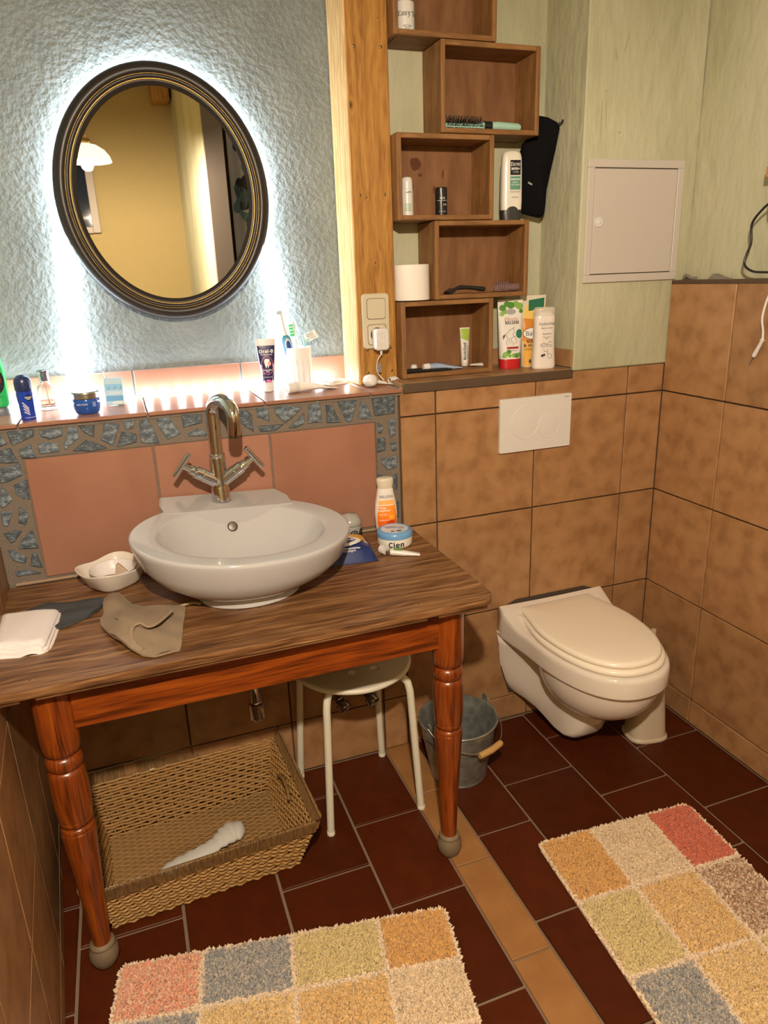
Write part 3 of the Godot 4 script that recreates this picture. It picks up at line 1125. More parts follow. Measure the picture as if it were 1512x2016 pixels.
func build_tap() -> void:
	var t := thing("basin_tap", "chrome two-handle swan neck tap on the sink platform", "tap", Vector3(0.138, 0.9375, 0.068))
	var b := MB.new()
	b.lathe([[0.0255, 0.0], [0.026, 0.002], [0.0225, 0.034], [0.0215, 0.038], null, [0.0215, 0.038], [0.0205, 0.052], [0.0205, 0.112], null, [0.0205, 0.112], [0.0180, 0.1125], [0.0180, 0.116], [0.0205, 0.1165], [0.0205, 0.121], [0.0195, 0.1225], [0.0, 0.1225]], 28)
	part(t, "body", b, M.chrome)
	# spout: riser and arc towards the front
	b = MB.new()
	var path := PackedVector3Array()
	path.append(Vector3(0, 0.121, 0))
	path.append(Vector3(0, 0.20, 0))
	for k in 17:
		var a := PI * 1.06 * k / 16.0
		path.append(Vector3(0.020 * (1 - cos(a)), 0.222 + 0.038 * sin(a), 0.043 * (1 - cos(a))))
	var last := path[path.size() - 1]
	path.append(last + Vector3(-0.001, -0.016, -0.002))
	path.append(last + Vector3(-0.002, -0.032, -0.004))
	b.tube(path, 0.0165, 20)
	var sp := part(t, "spout", b, M.chrome)
	b = MB.new()
	b.lathe([[0.0, -0.010], [0.0125, -0.010], [0.0145, -0.008], [0.0145, 0.004]], 20, last + Vector3(-0.002, -0.032, -0.004))
	part(sp, "aerator", b, M.dark_chrome)
	for s in [-1.0, 1.0]:
		var dir := Vector3(s * 0.80, 0.56, 0.22).normalized()
		var bas := Basis(Quaternion(Vector3.UP, dir))
		b = MB.new()
		b.lathe([[0.0165, 0.0], [0.0165, 0.052], null, [0.0165, 0.052], [0.0155, 0.0525], [0.0155, 0.0545], [0.0165, 0.055], [0.0160, 0.073], null, [0.0160, 0.073], [0.0125, 0.0735], [0.0118, 0.087], null, [0.0118, 0.087], [0.008, 0.0875], [0.0075, 0.108], [0.0, 0.109]], 22, Vector3(0, 0.045, 0), 1, 1, bas)
		var arm := part(t, "handle", b, M.chrome)
		var tip := Vector3(0, 0.045, 0) + dir * 0.112
		var cross := dir.cross(Vector3(0, 0, 1)).normalized().rotated(dir, 0.12 * s)
		b = MB.new()
		b.tube(PackedVector3Array([tip - cross * 0.034, tip - cross * 0.033, tip + cross * 0.033, tip + cross * 0.034]), [0.0062, 0.0068, 0.0068, 0.0062], 16)
		part(arm, "cross_bar", b, M.chrome)
	# pop-up rod
	b = MB.new()
	b.tube(P3([[0, 0.03, -0.02], [0, 0.075, -0.032]]), 0.0025, 8)
	part(t, "lift_rod", b, M.chrome)


func wc_outline(hw: float, zf: float, zb: float, back := 1.06, seg := 40) -> PackedVector2Array:
	# x, z outline seen from above: straight back, egg-shaped front
	var p := PackedVector2Array()
	var zm := zb + (zf - zb) * 0.40
	for i in seg + 1:
		var a := PI * i / seg
		p.append(Vector2(hw * signf(cos(a)) * pow(absf(cos(a)), 0.86), zm + (zf - zm) * pow(sin(a), 0.92)))
	for k in 6:
		var t := (k + 1) / 6.0
		p.append(Vector2(-hw * lerpf(1.0, back, t * t * (3.0 - 2.0 * t)), lerpf(zm, zb, t)))
	for k in 7:
		p.append(Vector2(lerpf(-hw * back, hw * back, (k + 0.5) / 7.0), zb))
	for k in 6:
		var t := 1.0 - k / 6.0
		p.append(Vector2(hw * lerpf(1.0, back, t * t * (3.0 - 2.0 * t)), lerpf(zm, zb, t)))
	for again in (3 if back < 1.0 else 0):
		var q := PackedVector2Array()
		for i in p.size():
			var n := p[(i + 1) % p.size()]
			q.append(p[i].lerp(n, 0.25))
			q.append(p[i].lerp(n, 0.75))
		p = q
	return p


func ring(pl: PackedVector2Array, y: float, inset := 0.0, rise := 0.0) -> PackedVector3Array:
	var r := PackedVector3Array()
	for p in pl:
		var q := p
		if inset != 0.0:
			var c := Vector2(0, 0.24)
			q = p + (c - p).normalized() * inset
			q.y = maxf(q.y, 0.002)
		var up := rise * pow(clampf((0.12 - q.y) / 0.12, 0.0, 1.0), 1.5)
		r.append(Vector3(q.x, y + up, q.y))
	return r


func build_toilet() -> void:
	var t := thing("wall_hung_toilet", "white wall-hung toilet with a closed cream lid", "toilet", Vector3(1.180, 0, 0.006))
	var o := wc_outline(0.182, 0.495, 0.0, 1.09)
	var b := MB.new()
	var rows := [ring(o, 0.332, 0.014), ring(o, 0.334, 0.004), ring(o, 0.342, 0.0), ring(o, 0.385, -0.001, 0.03), ring(o, 0.396, 0.003, 0.04), ring(o, 0.400, 0.010, 0.045), ring(o, 0.400, 0.06, 0.045)]
	var top: PackedVector3Array = rows[6]
	# rows run clockwise from above here, so flip where needed
	b.grid(rows, true, false, true)
	var c := Vector3(0, 0.392, 0.24)
	for i in top.size():
		b.tri(c, top[(i + 1) % top.size()], top[i])
	# bowl below the rim
	rows = []
	for k in 11:
		var f := k / 10.0
		var s := cos(f * PI / 2 * 0.93)
		var y := 0.334 - 0.165 * sin(f * PI / 2)
		var row := PackedVector3Array()
		for i in 40:
			var a := TAU * i / 40
			row.append(Vector3(cos(a) * 0.167 * s, y, 0.265 + sin(a) * (0.216 if sin(a) > 0 else 0.20) * s - 0.03 * f))
		rows.append(row)
	b.grid(rows, true, false, false)
	# trunk from the wall plate to the trap
	rows = []
	for q in [[0.0, 0.200, 0.186, 0.152, 0.100], [0.02, 0.198, 0.178, 0.142, 0.094], [0.05, 0.184, 0.150, 0.120, 0.082], [0.09, 0.165, 0.118, 0.098, 0.064], [0.13, 0.140, 0.096, 0.086, 0.046], [0.17, 0.12, 0.088, 0.080, 0.034], [0.205, 0.11, 0.084, 0.074, 0.032], [0.235, 0.10, 0.076, 0.064, 0.044], [0.26, 0.09, 0.062, 0.048, 0.072], [0.275, 0.07, 0.045, 0.032, 0.11]]:
		var z: float = q[0]
		var yb: float = q[4]
		var half := []
		half.append(Vector3(q[1], 0.352 - z * 0.1, z))
		half.append(Vector3(lerpf(q[1], q[2], 0.6), 0.30, z))
		half.append(Vector3(q[2], maxf(0.23, yb + 0.08), z))
		half.append(Vector3(lerpf(q[2], q[3], 0.6), lerpf(yb, maxf(0.23, yb + 0.08), 0.5), z))
		half.append(Vector3(q[3], yb + 0.025, z))
		half.append(Vector3(q[3] * 0.8, yb + 0.008, z))
		half.append(Vector3(q[3] * 0.45, yb, z))
		var row := PackedVector3Array()
		for h in half:
			row.append(h)
		for k in range(half.size() - 1, -1, -1):
			row.append(Vector3(-half[k].x, half[k].y, half[k].z))
		rows.append(row)
	b.grid(rows, true, false, true)
	b.cap(rows[rows.size() - 1], true)
	part(t, "bowl", b, M.ceramic_wc)
	# sealing mat behind
	b = MB.new()
	b.extrude(P2([-0.196, 0.425, -0.196, 0.34, -0.180, 0.20, -0.150, 0.104, 0.150, 0.104, 0.180, 0.20, 0.196, 0.34, 0.196, 0.425, 0.13, 0.450, -0.13, 0.450]), -0.0015, 0.001, 0.0)
	part(t, "sealing_mat", b, M.rubber)
	# seat and lid
	var so := wc_outline(0.170, 0.480, 0.028, 0.84)
	b = MB.new()
	rows = [ring(so, 0.4015, 0.006), ring(so, 0.403, 0.001), ring(so, 0.411, 0.0), ring(so, 0.4165, 0.004), ring(so, 0.418, 0.012), ring(so, 0.418, 0.05)]
	b.grid(rows, true, false, true)
	part(t, "seat", b, M.seat)
	var lo := wc_outline(0.162, 0.467, 0.024, 0.82)
	b = MB.new()
	rows = [ring(lo, 0.4195, 0.006), ring(lo, 0.421, 0.001), ring(lo, 0.428, 0.0), ring(lo, 0.4335, 0.004), ring(lo, 0.4365, 0.014), ring(lo, 0.4385, 0.05), ring(lo, 0.4395, 0.10)]
	b.grid(rows, true, false, true)
	top = rows[6]
	c = Vector3(0, 0.440, 0.25)
	for i in top.size():
		b.tri(c, top[(i + 1) % top.size()], top[i])
	part(t, "lid", b, M.seat)
	for s in [-1.0, 1.0]:
		b = MB.new()
		b.tube(P3([[s * 0.075 - 0.02, 0.424, 0.03], [s * 0.075 + 0.02, 0.424, 0.03]]), 0.010, 14)
		part(t, "hinge", b, M.seat)
	# ---- brush holder
	var h := thing("toilet_brush_holder", "beige tapered toilet brush holder on the floor beside the toilet", "brush holder", Vector3(1.400, 0, 0.255), -0.2)
	b = MB.new()
	sections(b, [[0.0, 0.066, 0.055, 3.0], [0.003, 0.068, 0.057, 3.0], [0.010, 0.068, 0.057, 3.0], [0.013, 0.064, 0.053, 3.0], [0.015, 0.062, 0.051, 3.0], [0.20, 0.047, 0.040, 2.6], [0.30, 0.040, 0.035, 2.4]])
	part(h, "holder", b, mat("beige_plastic", L(0.50, 0.42, 0.31), 0.35))
	b = MB.new()
	b.tube(P3([[0, 0.29, 0], [0, 0.385, 0]]), 0.008, 12)
	part(h, "brush_handle", b, mat("beige_plastic", L(0.50, 0.42, 0.31), 0.35))


func build_floor_things() -> void:
	# ---- stool
	var s := thing("round_stool", "white metal stool with a perforated round seat under the table", "stool", Vector3(0.436, 0, 0.158))
	var paint := mat("stool_paint", L(0.66, 0.63, 0.52), 0.4)
	var b := MB.new()
	# seat with real holes: rings of quads around five holes via CSG
	var comb := CSGCombiner3D.new()
	comb.name = "seat"
	var disc := CSGCylinder3D.new()
	disc.radius = 0.16
	disc.height = 0.016
	disc.sides = 48
	comb.add_child(disc)
	for q in [[0.0, -0.01], [-0.021, 0.074], [0.043, 0.075], [0.08, 0.0], [-0.08, 0.01], [-0.03, -0.08], [0.05, -0.075]]:
		var hole := CSGCylinder3D.new()
		hole.operation = CSGShape3D.OPERATION_SUBTRACTION
		hole.radius = 0.0125
		hole.height = 0.05
		hole.sides = 20
		hole.position = Vector3(q[0], 0, q[1])
		comb.add_child(hole)
	comb.material_override = paint
	disc.material = paint
	s.add_child(comb)
	comb.position = Vector3(0, 0.445, 0)
	b = MB.new()
	b.tube(spline(P3([[0.16, 0.4450, 0], [0.113, 0.4450, 0.113], [0, 0.4450, 0.16], [-0.113, 0.4450, 0.113], [-0.16, 0.4450, 0], [-0.113, 0.4450, -0.113], [0, 0.4450, -0.16], [0.113, 0.4450, -0.113]]), 6, true), 0.0082, 8, true)
	part(s, "seat_rim", b, paint)
	for q in [[-0.146, -0.133], [-0.126, 0.134], [0.146, 0.134], [0.123, -0.135]]:
		b = MB.new()
		var d := Vector3(q[0], 0, q[1])
		var path := PackedVector3Array([d * 0.3 + Vector3(0, 0.430, 0), d * 0.62 + Vector3(0, 0.430, 0), d * 0.76 + Vector3(0, 0.426, 0), d * 0.84 + Vector3(0, 0.412, 0), d * 0.875 + Vector3(0, 0.385, 0), d * 0.885 + Vector3(0, 0.35, 0), d + Vector3(0, 0.004, 0)])
		b.tube(path, 0.0105, 14)
		var leg := part(s, "leg", b, paint)
		b = MB.new()
		b.lathe([[0.0112, 0.0], [0.0115, 0.012], [0.0, 0.012]], 14, d)
		part(leg, "foot_cap", b, paint)
	# ---- zinc bucket
	var k := thing("zinc_bucket", "galvanised zinc bucket with a wooden bail grip behind the table leg", "bucket", Vector3(0.752, 0, 0.186), 0.35)
	b = MB.new()
	b.lathe([[0.0, 0.004], [0.080, 0.004], null, [0.083, 0.0], [0.086, 0.002], [0.086, 0.008], null, [0.085, 0.008], [0.1055, 0.125], [0.1075, 0.130], [0.1075, 0.134], [0.1065, 0.137], [0.1085, 0.142], [0.1085, 0.146], [0.1085, 0.150], [0.1165, 0.192], null, [0.1165, 0.192], [0.120, 0.193], [0.121, 0.196], [0.119, 0.199], [0.1155, 0.198], null, [0.1155, 0.198], [0.1065, 0.148], [0.105, 0.14], [0.104, 0.13], [0.083, 0.010], null, [0.083, 0.010], [0.0, 0.010]], 48)
	part(k, "pail", b, M.zinc)
	for sgn in [-1.0, 1.0]:
		b = MB.new()
		b.extrude(P2([-0.016, 0.165, 0.016, 0.165, 0.012, 0.20, 0.010, 0.220, 0.0, 0.226, -0.010, 0.220, -0.012, 0.20]), 0.0, 0.003, 0.0008, func(p: Vector3) -> Vector3: return Vector3(sgn * (0.1185 + p.z * sgn * sgn), p.y, p.x * -sgn))
		part(k, "ear", b, M.zinc)
	b = MB.new()
	var bail := PackedVector3Array()
	for i in 25:
		var a := PI * i / 24.0
		bail.append(Vector3(-0.126 * cos(a), 0.212 - 0.062 * pow(sin(a), 0.8), 0.135 * sin(a)))
	b.tube(bail, 0.0022, 8)
	var bm := part(k, "bail", b, M.steel_wire)
	b = MB.new()
	b.tube(P3([[-0.046, 0.150, 0.131], [-0.040, 0.150, 0.132], [0.0, 0.150, 0.1355], [0.040, 0.150, 0.132], [0.046, 0.150, 0.131]]), [0.0085, 0.0098, 0.0102, 0.0098, 0.0085], 16)
	part(bm, "wooden_grip", b, mat("beech", L(0.50, 0.30, 0.11), 0.5))
	var pk := thing("paper_packet", "small grey packet lying inside the zinc bucket", "packet", Vector3(0.765, 0.0105, 0.19), 0.7)
	b = MB.new()
	b.box(Vector3(0, 0.018, 0), Vector3(0.07, 0.035, 0.045), 0.004)
	part(pk, "carton", b, mat("grey_card", L(0.34, 0.36, 0.34), 0.6))
	b = MB.new()
	b.box(Vector3(0.0, 0.0365, 0.0), Vector3(0.03, 0.002, 0.02), 0.0005)
	part(pk, "flap", b, mat("grey_card_light", L(0.50, 0.52, 0.50), 0.6))
	# ---- drain and valves on the wall
	var d := thing("drain_pipe", "chrome drain pipe dropping behind the table apron", "pipe", Vector3(0.168, 0.29, 0.09))
	b = MB.new()
	b.lathe([[0.0, 0.0], [0.021, 0.0], [0.023, 0.003], [0.023, 0.050], null, [0.023, 0.050], [0.020, 0.052], [0.016, 0.056], [0.016, 0.43], [0.0, 0.43]], 24)
	part(d, "trap_cup", b, M.chrome)
	b = MB.new()
	b.tube(P3([[0, 0.075, 0.0], [0, 0.075, -0.084]]), 0.016, 16)
	part(d, "wall_pipe", b, M.chrome)
	for q in [0.420, 0.510]:
		var v := thing("angle_valve", "chrome angle valve behind the stool, on the side of the " + ("drain pipe" if q < 0.45 else "zinc bucket"), "valve", Vector3(q, 0.262, 0.004), 0.0, "angle valves behind the stool")
		var out := Basis(Vector3.RIGHT, PI / 2)
		b = MB.new()
		b.lathe([[0.031, 0.0], [0.031, 0.004], [0.024, 0.012], [0.014, 0.016], null, [0.013, 0.016], [0.013, 0.055], [0.0, 0.056]], 24, Vector3.ZERO, 1, 1, out)
		part(v, "rosette", b, M.dark_chrome)
		var dd := Basis(Quaternion(Vector3.UP, Vector3(0.35, -0.5, 0.78).normalized()))
		b = MB.new()
		b.lathe([[0.010, 0.0], [0.010, 0.016], null, [0.019, 0.016], [0.020, 0.020], [0.020, 0.036], [0.017, 0.041], [0.0, 0.042]], 8, Vector3(0, -0.004, 0.042), 1, 1, dd)
		part(v, "knob", b, M.dark_chrome)
	build_basket()


func weave_face(b: MB, origin: Vector3, du: Vector3, dv: Vector3, dn: Vector3, len0: float, len1: float, off0: float, off1: float, h: float, rows: int, pitch: float, rad: float) -> void:
	# weft strands waving over and under stakes on a trapezoid
	for r in rows:
		var t := (r + 0.5) / rows
		var le := lerpf(len0, len1, t)
		var of := lerpf(off0, off1, t)
		var ns := maxi(4, int(round(le / pitch)))
		var path := PackedVector3Array()
		for i in ns * 2 + 1:
			var x := le * i / (ns * 2.0)
			var wob := rng.randf_range(-0.0007, 0.0007)
			path.append(origin + du * (of + x) + dv * (t * h + wob) + dn * (0.0042 * cos(PI * i / 2.0 + PI * (r % 2))))
		b.tube(path, rad * rng.randf_range(0.85, 1.15), 4, false, false)


func build_basket() -> void:
	var k := thing("wicker_basket", "shallow woven wicker basket on the floor under the table", "basket", Vector3(-0.038, 0, 0.222), 0.05)
	# outer sizes: floor 0.45 x 0.31, rim 0.52 x 0.425, height 0.19
	var bw := 0.228
	var bd := 0.155
	var tw := 0.268
	var td := 0.2125
	var hb := 0.148
	var faces := [
		[Vector3(-bw, 0.004, bd), Vector3(1, 0, 0), Vector3(0, hb, td - bd).normalized(), 2 * bw, 2 * tw * 0.985, -(tw - bw) * 0.93],
		[Vector3(bw, 0.004, -bd), Vector3(-1, 0, 0), Vector3(0, hb, -(td - bd)).normalized(), 2 * bw, 2 * tw * 0.985, -(tw - bw) * 0.93],
		[Vector3(bw, 0.004, bd), Vector3(0, 0, -1), Vector3(tw - bw, hb, 0).normalized(), 2 * bd, 2 * td * 0.97, -(td - bd) * 0.9],
		[Vector3(-bw, 0.004, -bd), Vector3(0, 0, 1), Vector3(-(tw - bw), hb, 0).normalized(), 2 * bd, 2 * td * 0.97, -(td - bd) * 0.9]]
	for i in 4:
		var f = faces[i]
		var b := MB.new()
		var nrm: Vector3 = f[1].cross(f[2]).normalized()
		var hh := sqrt(hb * hb + pow((td - bd) if i < 2 else (tw - bw), 2.0)) * 1.0
		weave_face(b, f[0], f[1], f[2], nrm, f[3], f[4], 0.0, f[5], hh, 19, 0.022, 0.0040)
		# stakes
		var ns := int(f[3] / 0.022)
		for s in ns + 1:
			var x0: float = f[3] * s / ns
			var x1: float = f[5] + f[4] * s / ns
			b.tube(PackedVector3Array([f[0] + f[1] * x0, f[0] + f[1] * x1 + f[2] * hh]), 0.0021, 4, false, false)
		var o := part(k, "woven_side", b, M.wicker[1])
		o.set_meta("kind", "stuff")
	var b := MB.new()
	weave_face(b, Vector3(-bw, 0.005, bd), Vector3(1, 0, 0), Vector3(0, 0, -1), Vector3(0, 1, 0), 2 * bw, 2 * bw, 0, 0, 2 * bd, 38, 0.020, 0.0036)
	b.box(Vector3(0, 0.0025, 0), Vector3(2 * bw, 0.002, 2 * bd))
	part(k, "woven_floor", b, M.wicker[0]).set_meta("kind", "stuff")
	# raffia-wrapped rim band: upright strips side by side
	var band := 0.042
	var y0 := hb - 0.002
	var yr := y0 + band
	var grow := 1.0 + 0.0
	for i in 4:
		b = MB.new()
		var half := tw if i < 2 else td
		var dist := td if i < 2 else tw
		var n := int(2 * half / 0.0036)
		for s in n:
			var x := -half + 2 * half * (s + 0.5) / n
			if i == 0 and false:
				continue
			if i == 1 and (x > -0.072 and x < -0.048 or x > 0.125 and x < 0.158):
				continue   # the wrap has come off here
			var w := rng.randf_range(0.0030, 0.0042)
			var jut := rng.randf_range(-0.0006, 0.0008)
			var bas := Basis(Vector3.UP, [0.0, PI, PI / 2, -PI / 2][i])
			var lean := 0.012
			var tilt := Basis(Vector3.RIGHT, 0.28)
			b.box(bas * Vector3(x, (y0 + yr) / 2, dist + 0.004 + jut + lean * 0.5), Vector3(w, band * rng.randf_range(0.96, 1.02), 0.007), 0.0009, bas * tilt * Basis(Vector3.BACK, rng.randf_range(-0.05, 0.05)))
		part(k, "wrapped_rim", b, M.wicker_dark).set_meta("kind", "stuff")
	# wire of the rim
	b = MB.new()
	for y in [y0 + 0.004, yr - 0.003]:
		var g: float = (y - y0) * 0.29
		b.tube(P3([[-tw - g, y, td + g], [tw + g, y, td + g], [tw + g, y, -td - g], [-tw - g, y, -td - g], [-tw - g, y, td + g]]), 0.0016, 6)
	part(k, "rim_wire", b, M.steel_wire)
	# hand hole on the short side: a dark wrapped loop
	b = MB.new()
	b.tube(spline(P3([[tw - 0.026, 0.128, 0.055], [tw - 0.023, 0.140, 0.035], [tw - 0.022, 0.144, 0.0], [tw - 0.023, 0.140, -0.035], [tw - 0.026, 0.128, -0.055]]), 6), 0.005, 8)
	part(k, "handle", b, M.wicker_dark)
	# ---- sock lying in the basket
	var so := thing("white_sock", "white sock lying in the wicker basket", "sock", Vector3(-0.03, 0.012, 0.245), 0.10)
	b = MB.new()
	var spine := spline(P3([[-0.115, 0.012, 0.035], [-0.08, 0.014, 0.022], [-0.03, 0.013, 0.010], [0.02, 0.015, 0.0], [0.055, 0.017, -0.014], [0.085, 0.018, -0.026], [0.118, 0.014, -0.020]]), 5)
	var rad := []
	for i in spine.size():
		var f := float(i) / (spine.size() - 1)
		rad.append((0.024 + 0.012 * smoothstep(0.55, 0.8, f)) * sqrt(maxf(0.05, 1.0 - pow(2.0 * f - 1.0, 10.0))) * (1.0 + 0.10 * sin(i * 2.1)))
	b.tube(spine, rad, 16, false, true, 0.48)
	part(so, "knit", b, mat("sock_cotton", L(0.62, 0.60, 0.54), 0.9))


func rug(called: String, label: String, at: Vector3, turn: float, us: Array, ws: Array, colors: Array, per_m2 := 130000.0) -> void:
	var r := thing(called, label, "rug", at, turn)
	var b := MB.new()
	b.extrude(round_rect(us[us.size() - 1] - us[0], ws[ws.size() - 1] - ws[0], 0.022, (us[0] + us[us.size() - 1]) / 2, -(ws[0] + ws[ws.size() - 1]) / 2), 0.001, 0.006, 0.001, func(p: Vector3) -> Vector3: return Vector3(p.x, p.z, -p.y))
	part(r, "backing", b, mat("rug_backing", L(0.58, 0.46, 0.32), 0.95))
	# one tuft: a bent, tapering yarn end
	b = MB.new()
	b.tube(P3([[0, 0, 0], [0.0006, 0.35, 0.0003], [0.10, 0.72, 0.02], [0.30, 1.0, 0.06]]), [0.17, 0.18, 0.16, 0.05], 4, false, false)
	var tuft := b.mesh()
	var yarn := mat("rug_yarn", Color.WHITE, 0.95)
	yarn.vertex_color_use_as_albedo = true
	yarn.rim_enabled = true
	yarn.rim = 0.3
	var cream := Color(0.736, 0.589, 0.430)
	for j in ws.size() - 1:
		for i in us.size() - 1:
			var spec = colors[j][i]
			var w: float = us[i + 1] - us[i]
			var h: float = ws[j + 1] - ws[j]
			var n := int(w * h * per_m2)
			var mm := MultiMesh.new()
			mm.transform_format = MultiMesh.TRANSFORM_3D
			mm.use_colors = true
			mm.mesh = tuft
			mm.instance_count = n
			var c0: Color = spec[0]
			var mix: float = spec[1]
			for k in n:
				var x := rng.randf_range(us[i], us[i + 1])
				var z := rng.randf_range(ws[j], ws[j + 1])
				var eu := minf(x - us[i], us[i + 1] - x)
				var ew := minf(z - ws[j], ws[j + 1] - z)
				# cream seams between the squares
				var seam := minf(eu, ew) < 0.0085 + rng.randf_range(-0.002, 0.002)
				var cx := minf(x - us[0], us[us.size() - 1] - x)
				var cz := minf(z - ws[0], ws[ws.size() - 1] - z)
				if cx < 0.02 and cz < 0.02 and Vector2(0.02 - cx, 0.02 - cz).length() > 0.02:
					x = clampf(x, us[0] + 0.02, us[us.size() - 1] - 0.02)
				var hgt := rng.randf_range(0.009, 0.0135) * (0.72 if seam else 1.0)
				var thick := rng.randf_range(0.014, 0.020)
				var bas := Basis(Vector3.UP, rng.randf() * TAU) * Basis(Vector3.RIGHT, rng.randf_range(-0.55, 0.55))
				bas = bas * Basis.from_scale(Vector3(thick, hgt, thick))
				mm.set_instance_transform(k, Transform3D(bas, Vector3(x, 0.0055, z)))
				var v := rng.randf_range(0.92, 1.12)
				var c := cream if seam else c0.lerp(cream, clampf(mix * rng.randf_range(-0.6, 2.6), 0.0, 1.0))
				mm.set_instance_color(k, Color(c.r * v, c.g * v, c.b * v))
			var o := MultiMeshInstance3D.new()
			o.name = "pile_square"
			o.multimesh = mm
			o.material_override = yarn
			o.set_meta("kind", "stuff")
			r.add_child(o, true)


func build_rugs() -> void:
	var salmon := [Color(0.72, 0.30, 0.18), 0.3]
	var slate := [Color(0.25, 0.265, 0.285), 0.22]
	var olive := [Color(0.594, 0.478, 0.210), 0.15]
	var orange := [Color(0.624, 0.342, 0.100), 0.06]
	var gold := [Color(0.671, 0.469, 0.200), 0.2]
	var sand := [Color(0.662, 0.513, 0.330), 0.35]
	var amber := [Color(0.656, 0.423, 0.160), 0.15]
	var red := [Color(0.56, 0.125, 0.065), 0.06]
	var brown := [Color(0.32, 0.165, 0.085), 0.4]
	rug("bath_rug", "patchwork shag rug in front of the table, salmon and grey squares along its back edge", Vector3(-0.247, 0, 0.509), -0.172, [0.0, 0.183, 0.385, 0.588, 0.755], [0.0, 0.142, 0.285, 0.43], [[salmon, slate, olive, orange], [slate, gold, amber, sand], [olive, orange, slate, red]])
	rug("bath_rug", "patchwork shag rug in front of the toilet with a red corner square", Vector3(0.812, 0, 0.547), -0.065, [0.0, 0.160, 0.330, 0.474], [0.0, 0.205, 0.412, 0.62, 0.80], [[orange, sand, red], [olive, amber, brown], [slate, gold, olive], [salmon, orange, gold]])


func build_mirror() -> void:
	var m := thing("oval_mirror", "oval mirror in a dark moulded frame with worn gold lines", "mirror", Vector3(0.116, 1.689, -0.246))
	# frame profile: [offset outwards from the glass edge, height above the back]
	var a0 := 0.2165
	var b0 := 0.2565
	var prof := [[0.054, 0.0], [0.055, 0.006], [0.0525, 0.012], [0.047, 0.0185], [0.038, 0.0225], [0.030, 0.0215], [0.0255, 0.0175]]
	var prof2 := [[0.0255, 0.0175], [0.0235, 0.0205], [0.0185, 0.0215], [0.0145, 0.0175]]
	var prof3 := [[0.0115, 0.0150], [0.008, 0.0150], [0.003, 0.0115], [-0.001, 0.0075]]
	var gold_a := [[0.0262, 0.0172], [0.0256, 0.0195], [0.0245, 0.0197], [0.0238, 0.0185]]
	var gold_b := [[0.0148, 0.0172], [0.0140, 0.0188], [0.0122, 0.0176], [0.0113, 0.0148]]
	var seg := 96
	var sweep := func(pr: Array) -> MB:
		var rows := []
		for q in pr:
			var row := PackedVector3Array()
			for i in seg:
				var t := TAU * i / seg
				row.append(Vector3(cos(t) * (a0 + q[0]), sin(t) * (b0 + q[0]), q[1]))
			rows.append(row)
		var b := MB.new()
		b.grid(rows, true, false)
		return b
	part(m, "frame", sweep.call(prof), M.frame_dark)
	part(m, "inner_moulding", sweep.call(prof2), M.frame_dark)
	part(m, "rebate", sweep.call(prof3), M.frame_dark)
	part(m, "gold_line", sweep.call(gold_a), M.gold)
	part(m, "gold_line", sweep.call(gold_b), M.gold)
	var b := MB.new()
	b.extrude(ellipse(0, 0, a0 + 0.003, b0 + 0.003, 96), 0.003, 0.008)
	part(m, "glass", b, M.mirror_glass)
	b = MB.new()
	b.extrude(ellipse(0, 0, a0 + 0.05, b0 + 0.05, 64), 0.0, 0.0025)
	part(m, "backing", b, M.box_back[0])
	b = MB.new()
	b.box(Vector3(0, 0.20, -0.0125), Vector3(0.03, 0.02, 0.023), 0.001)
	part(m, "hanger", b, M.steel_wire)


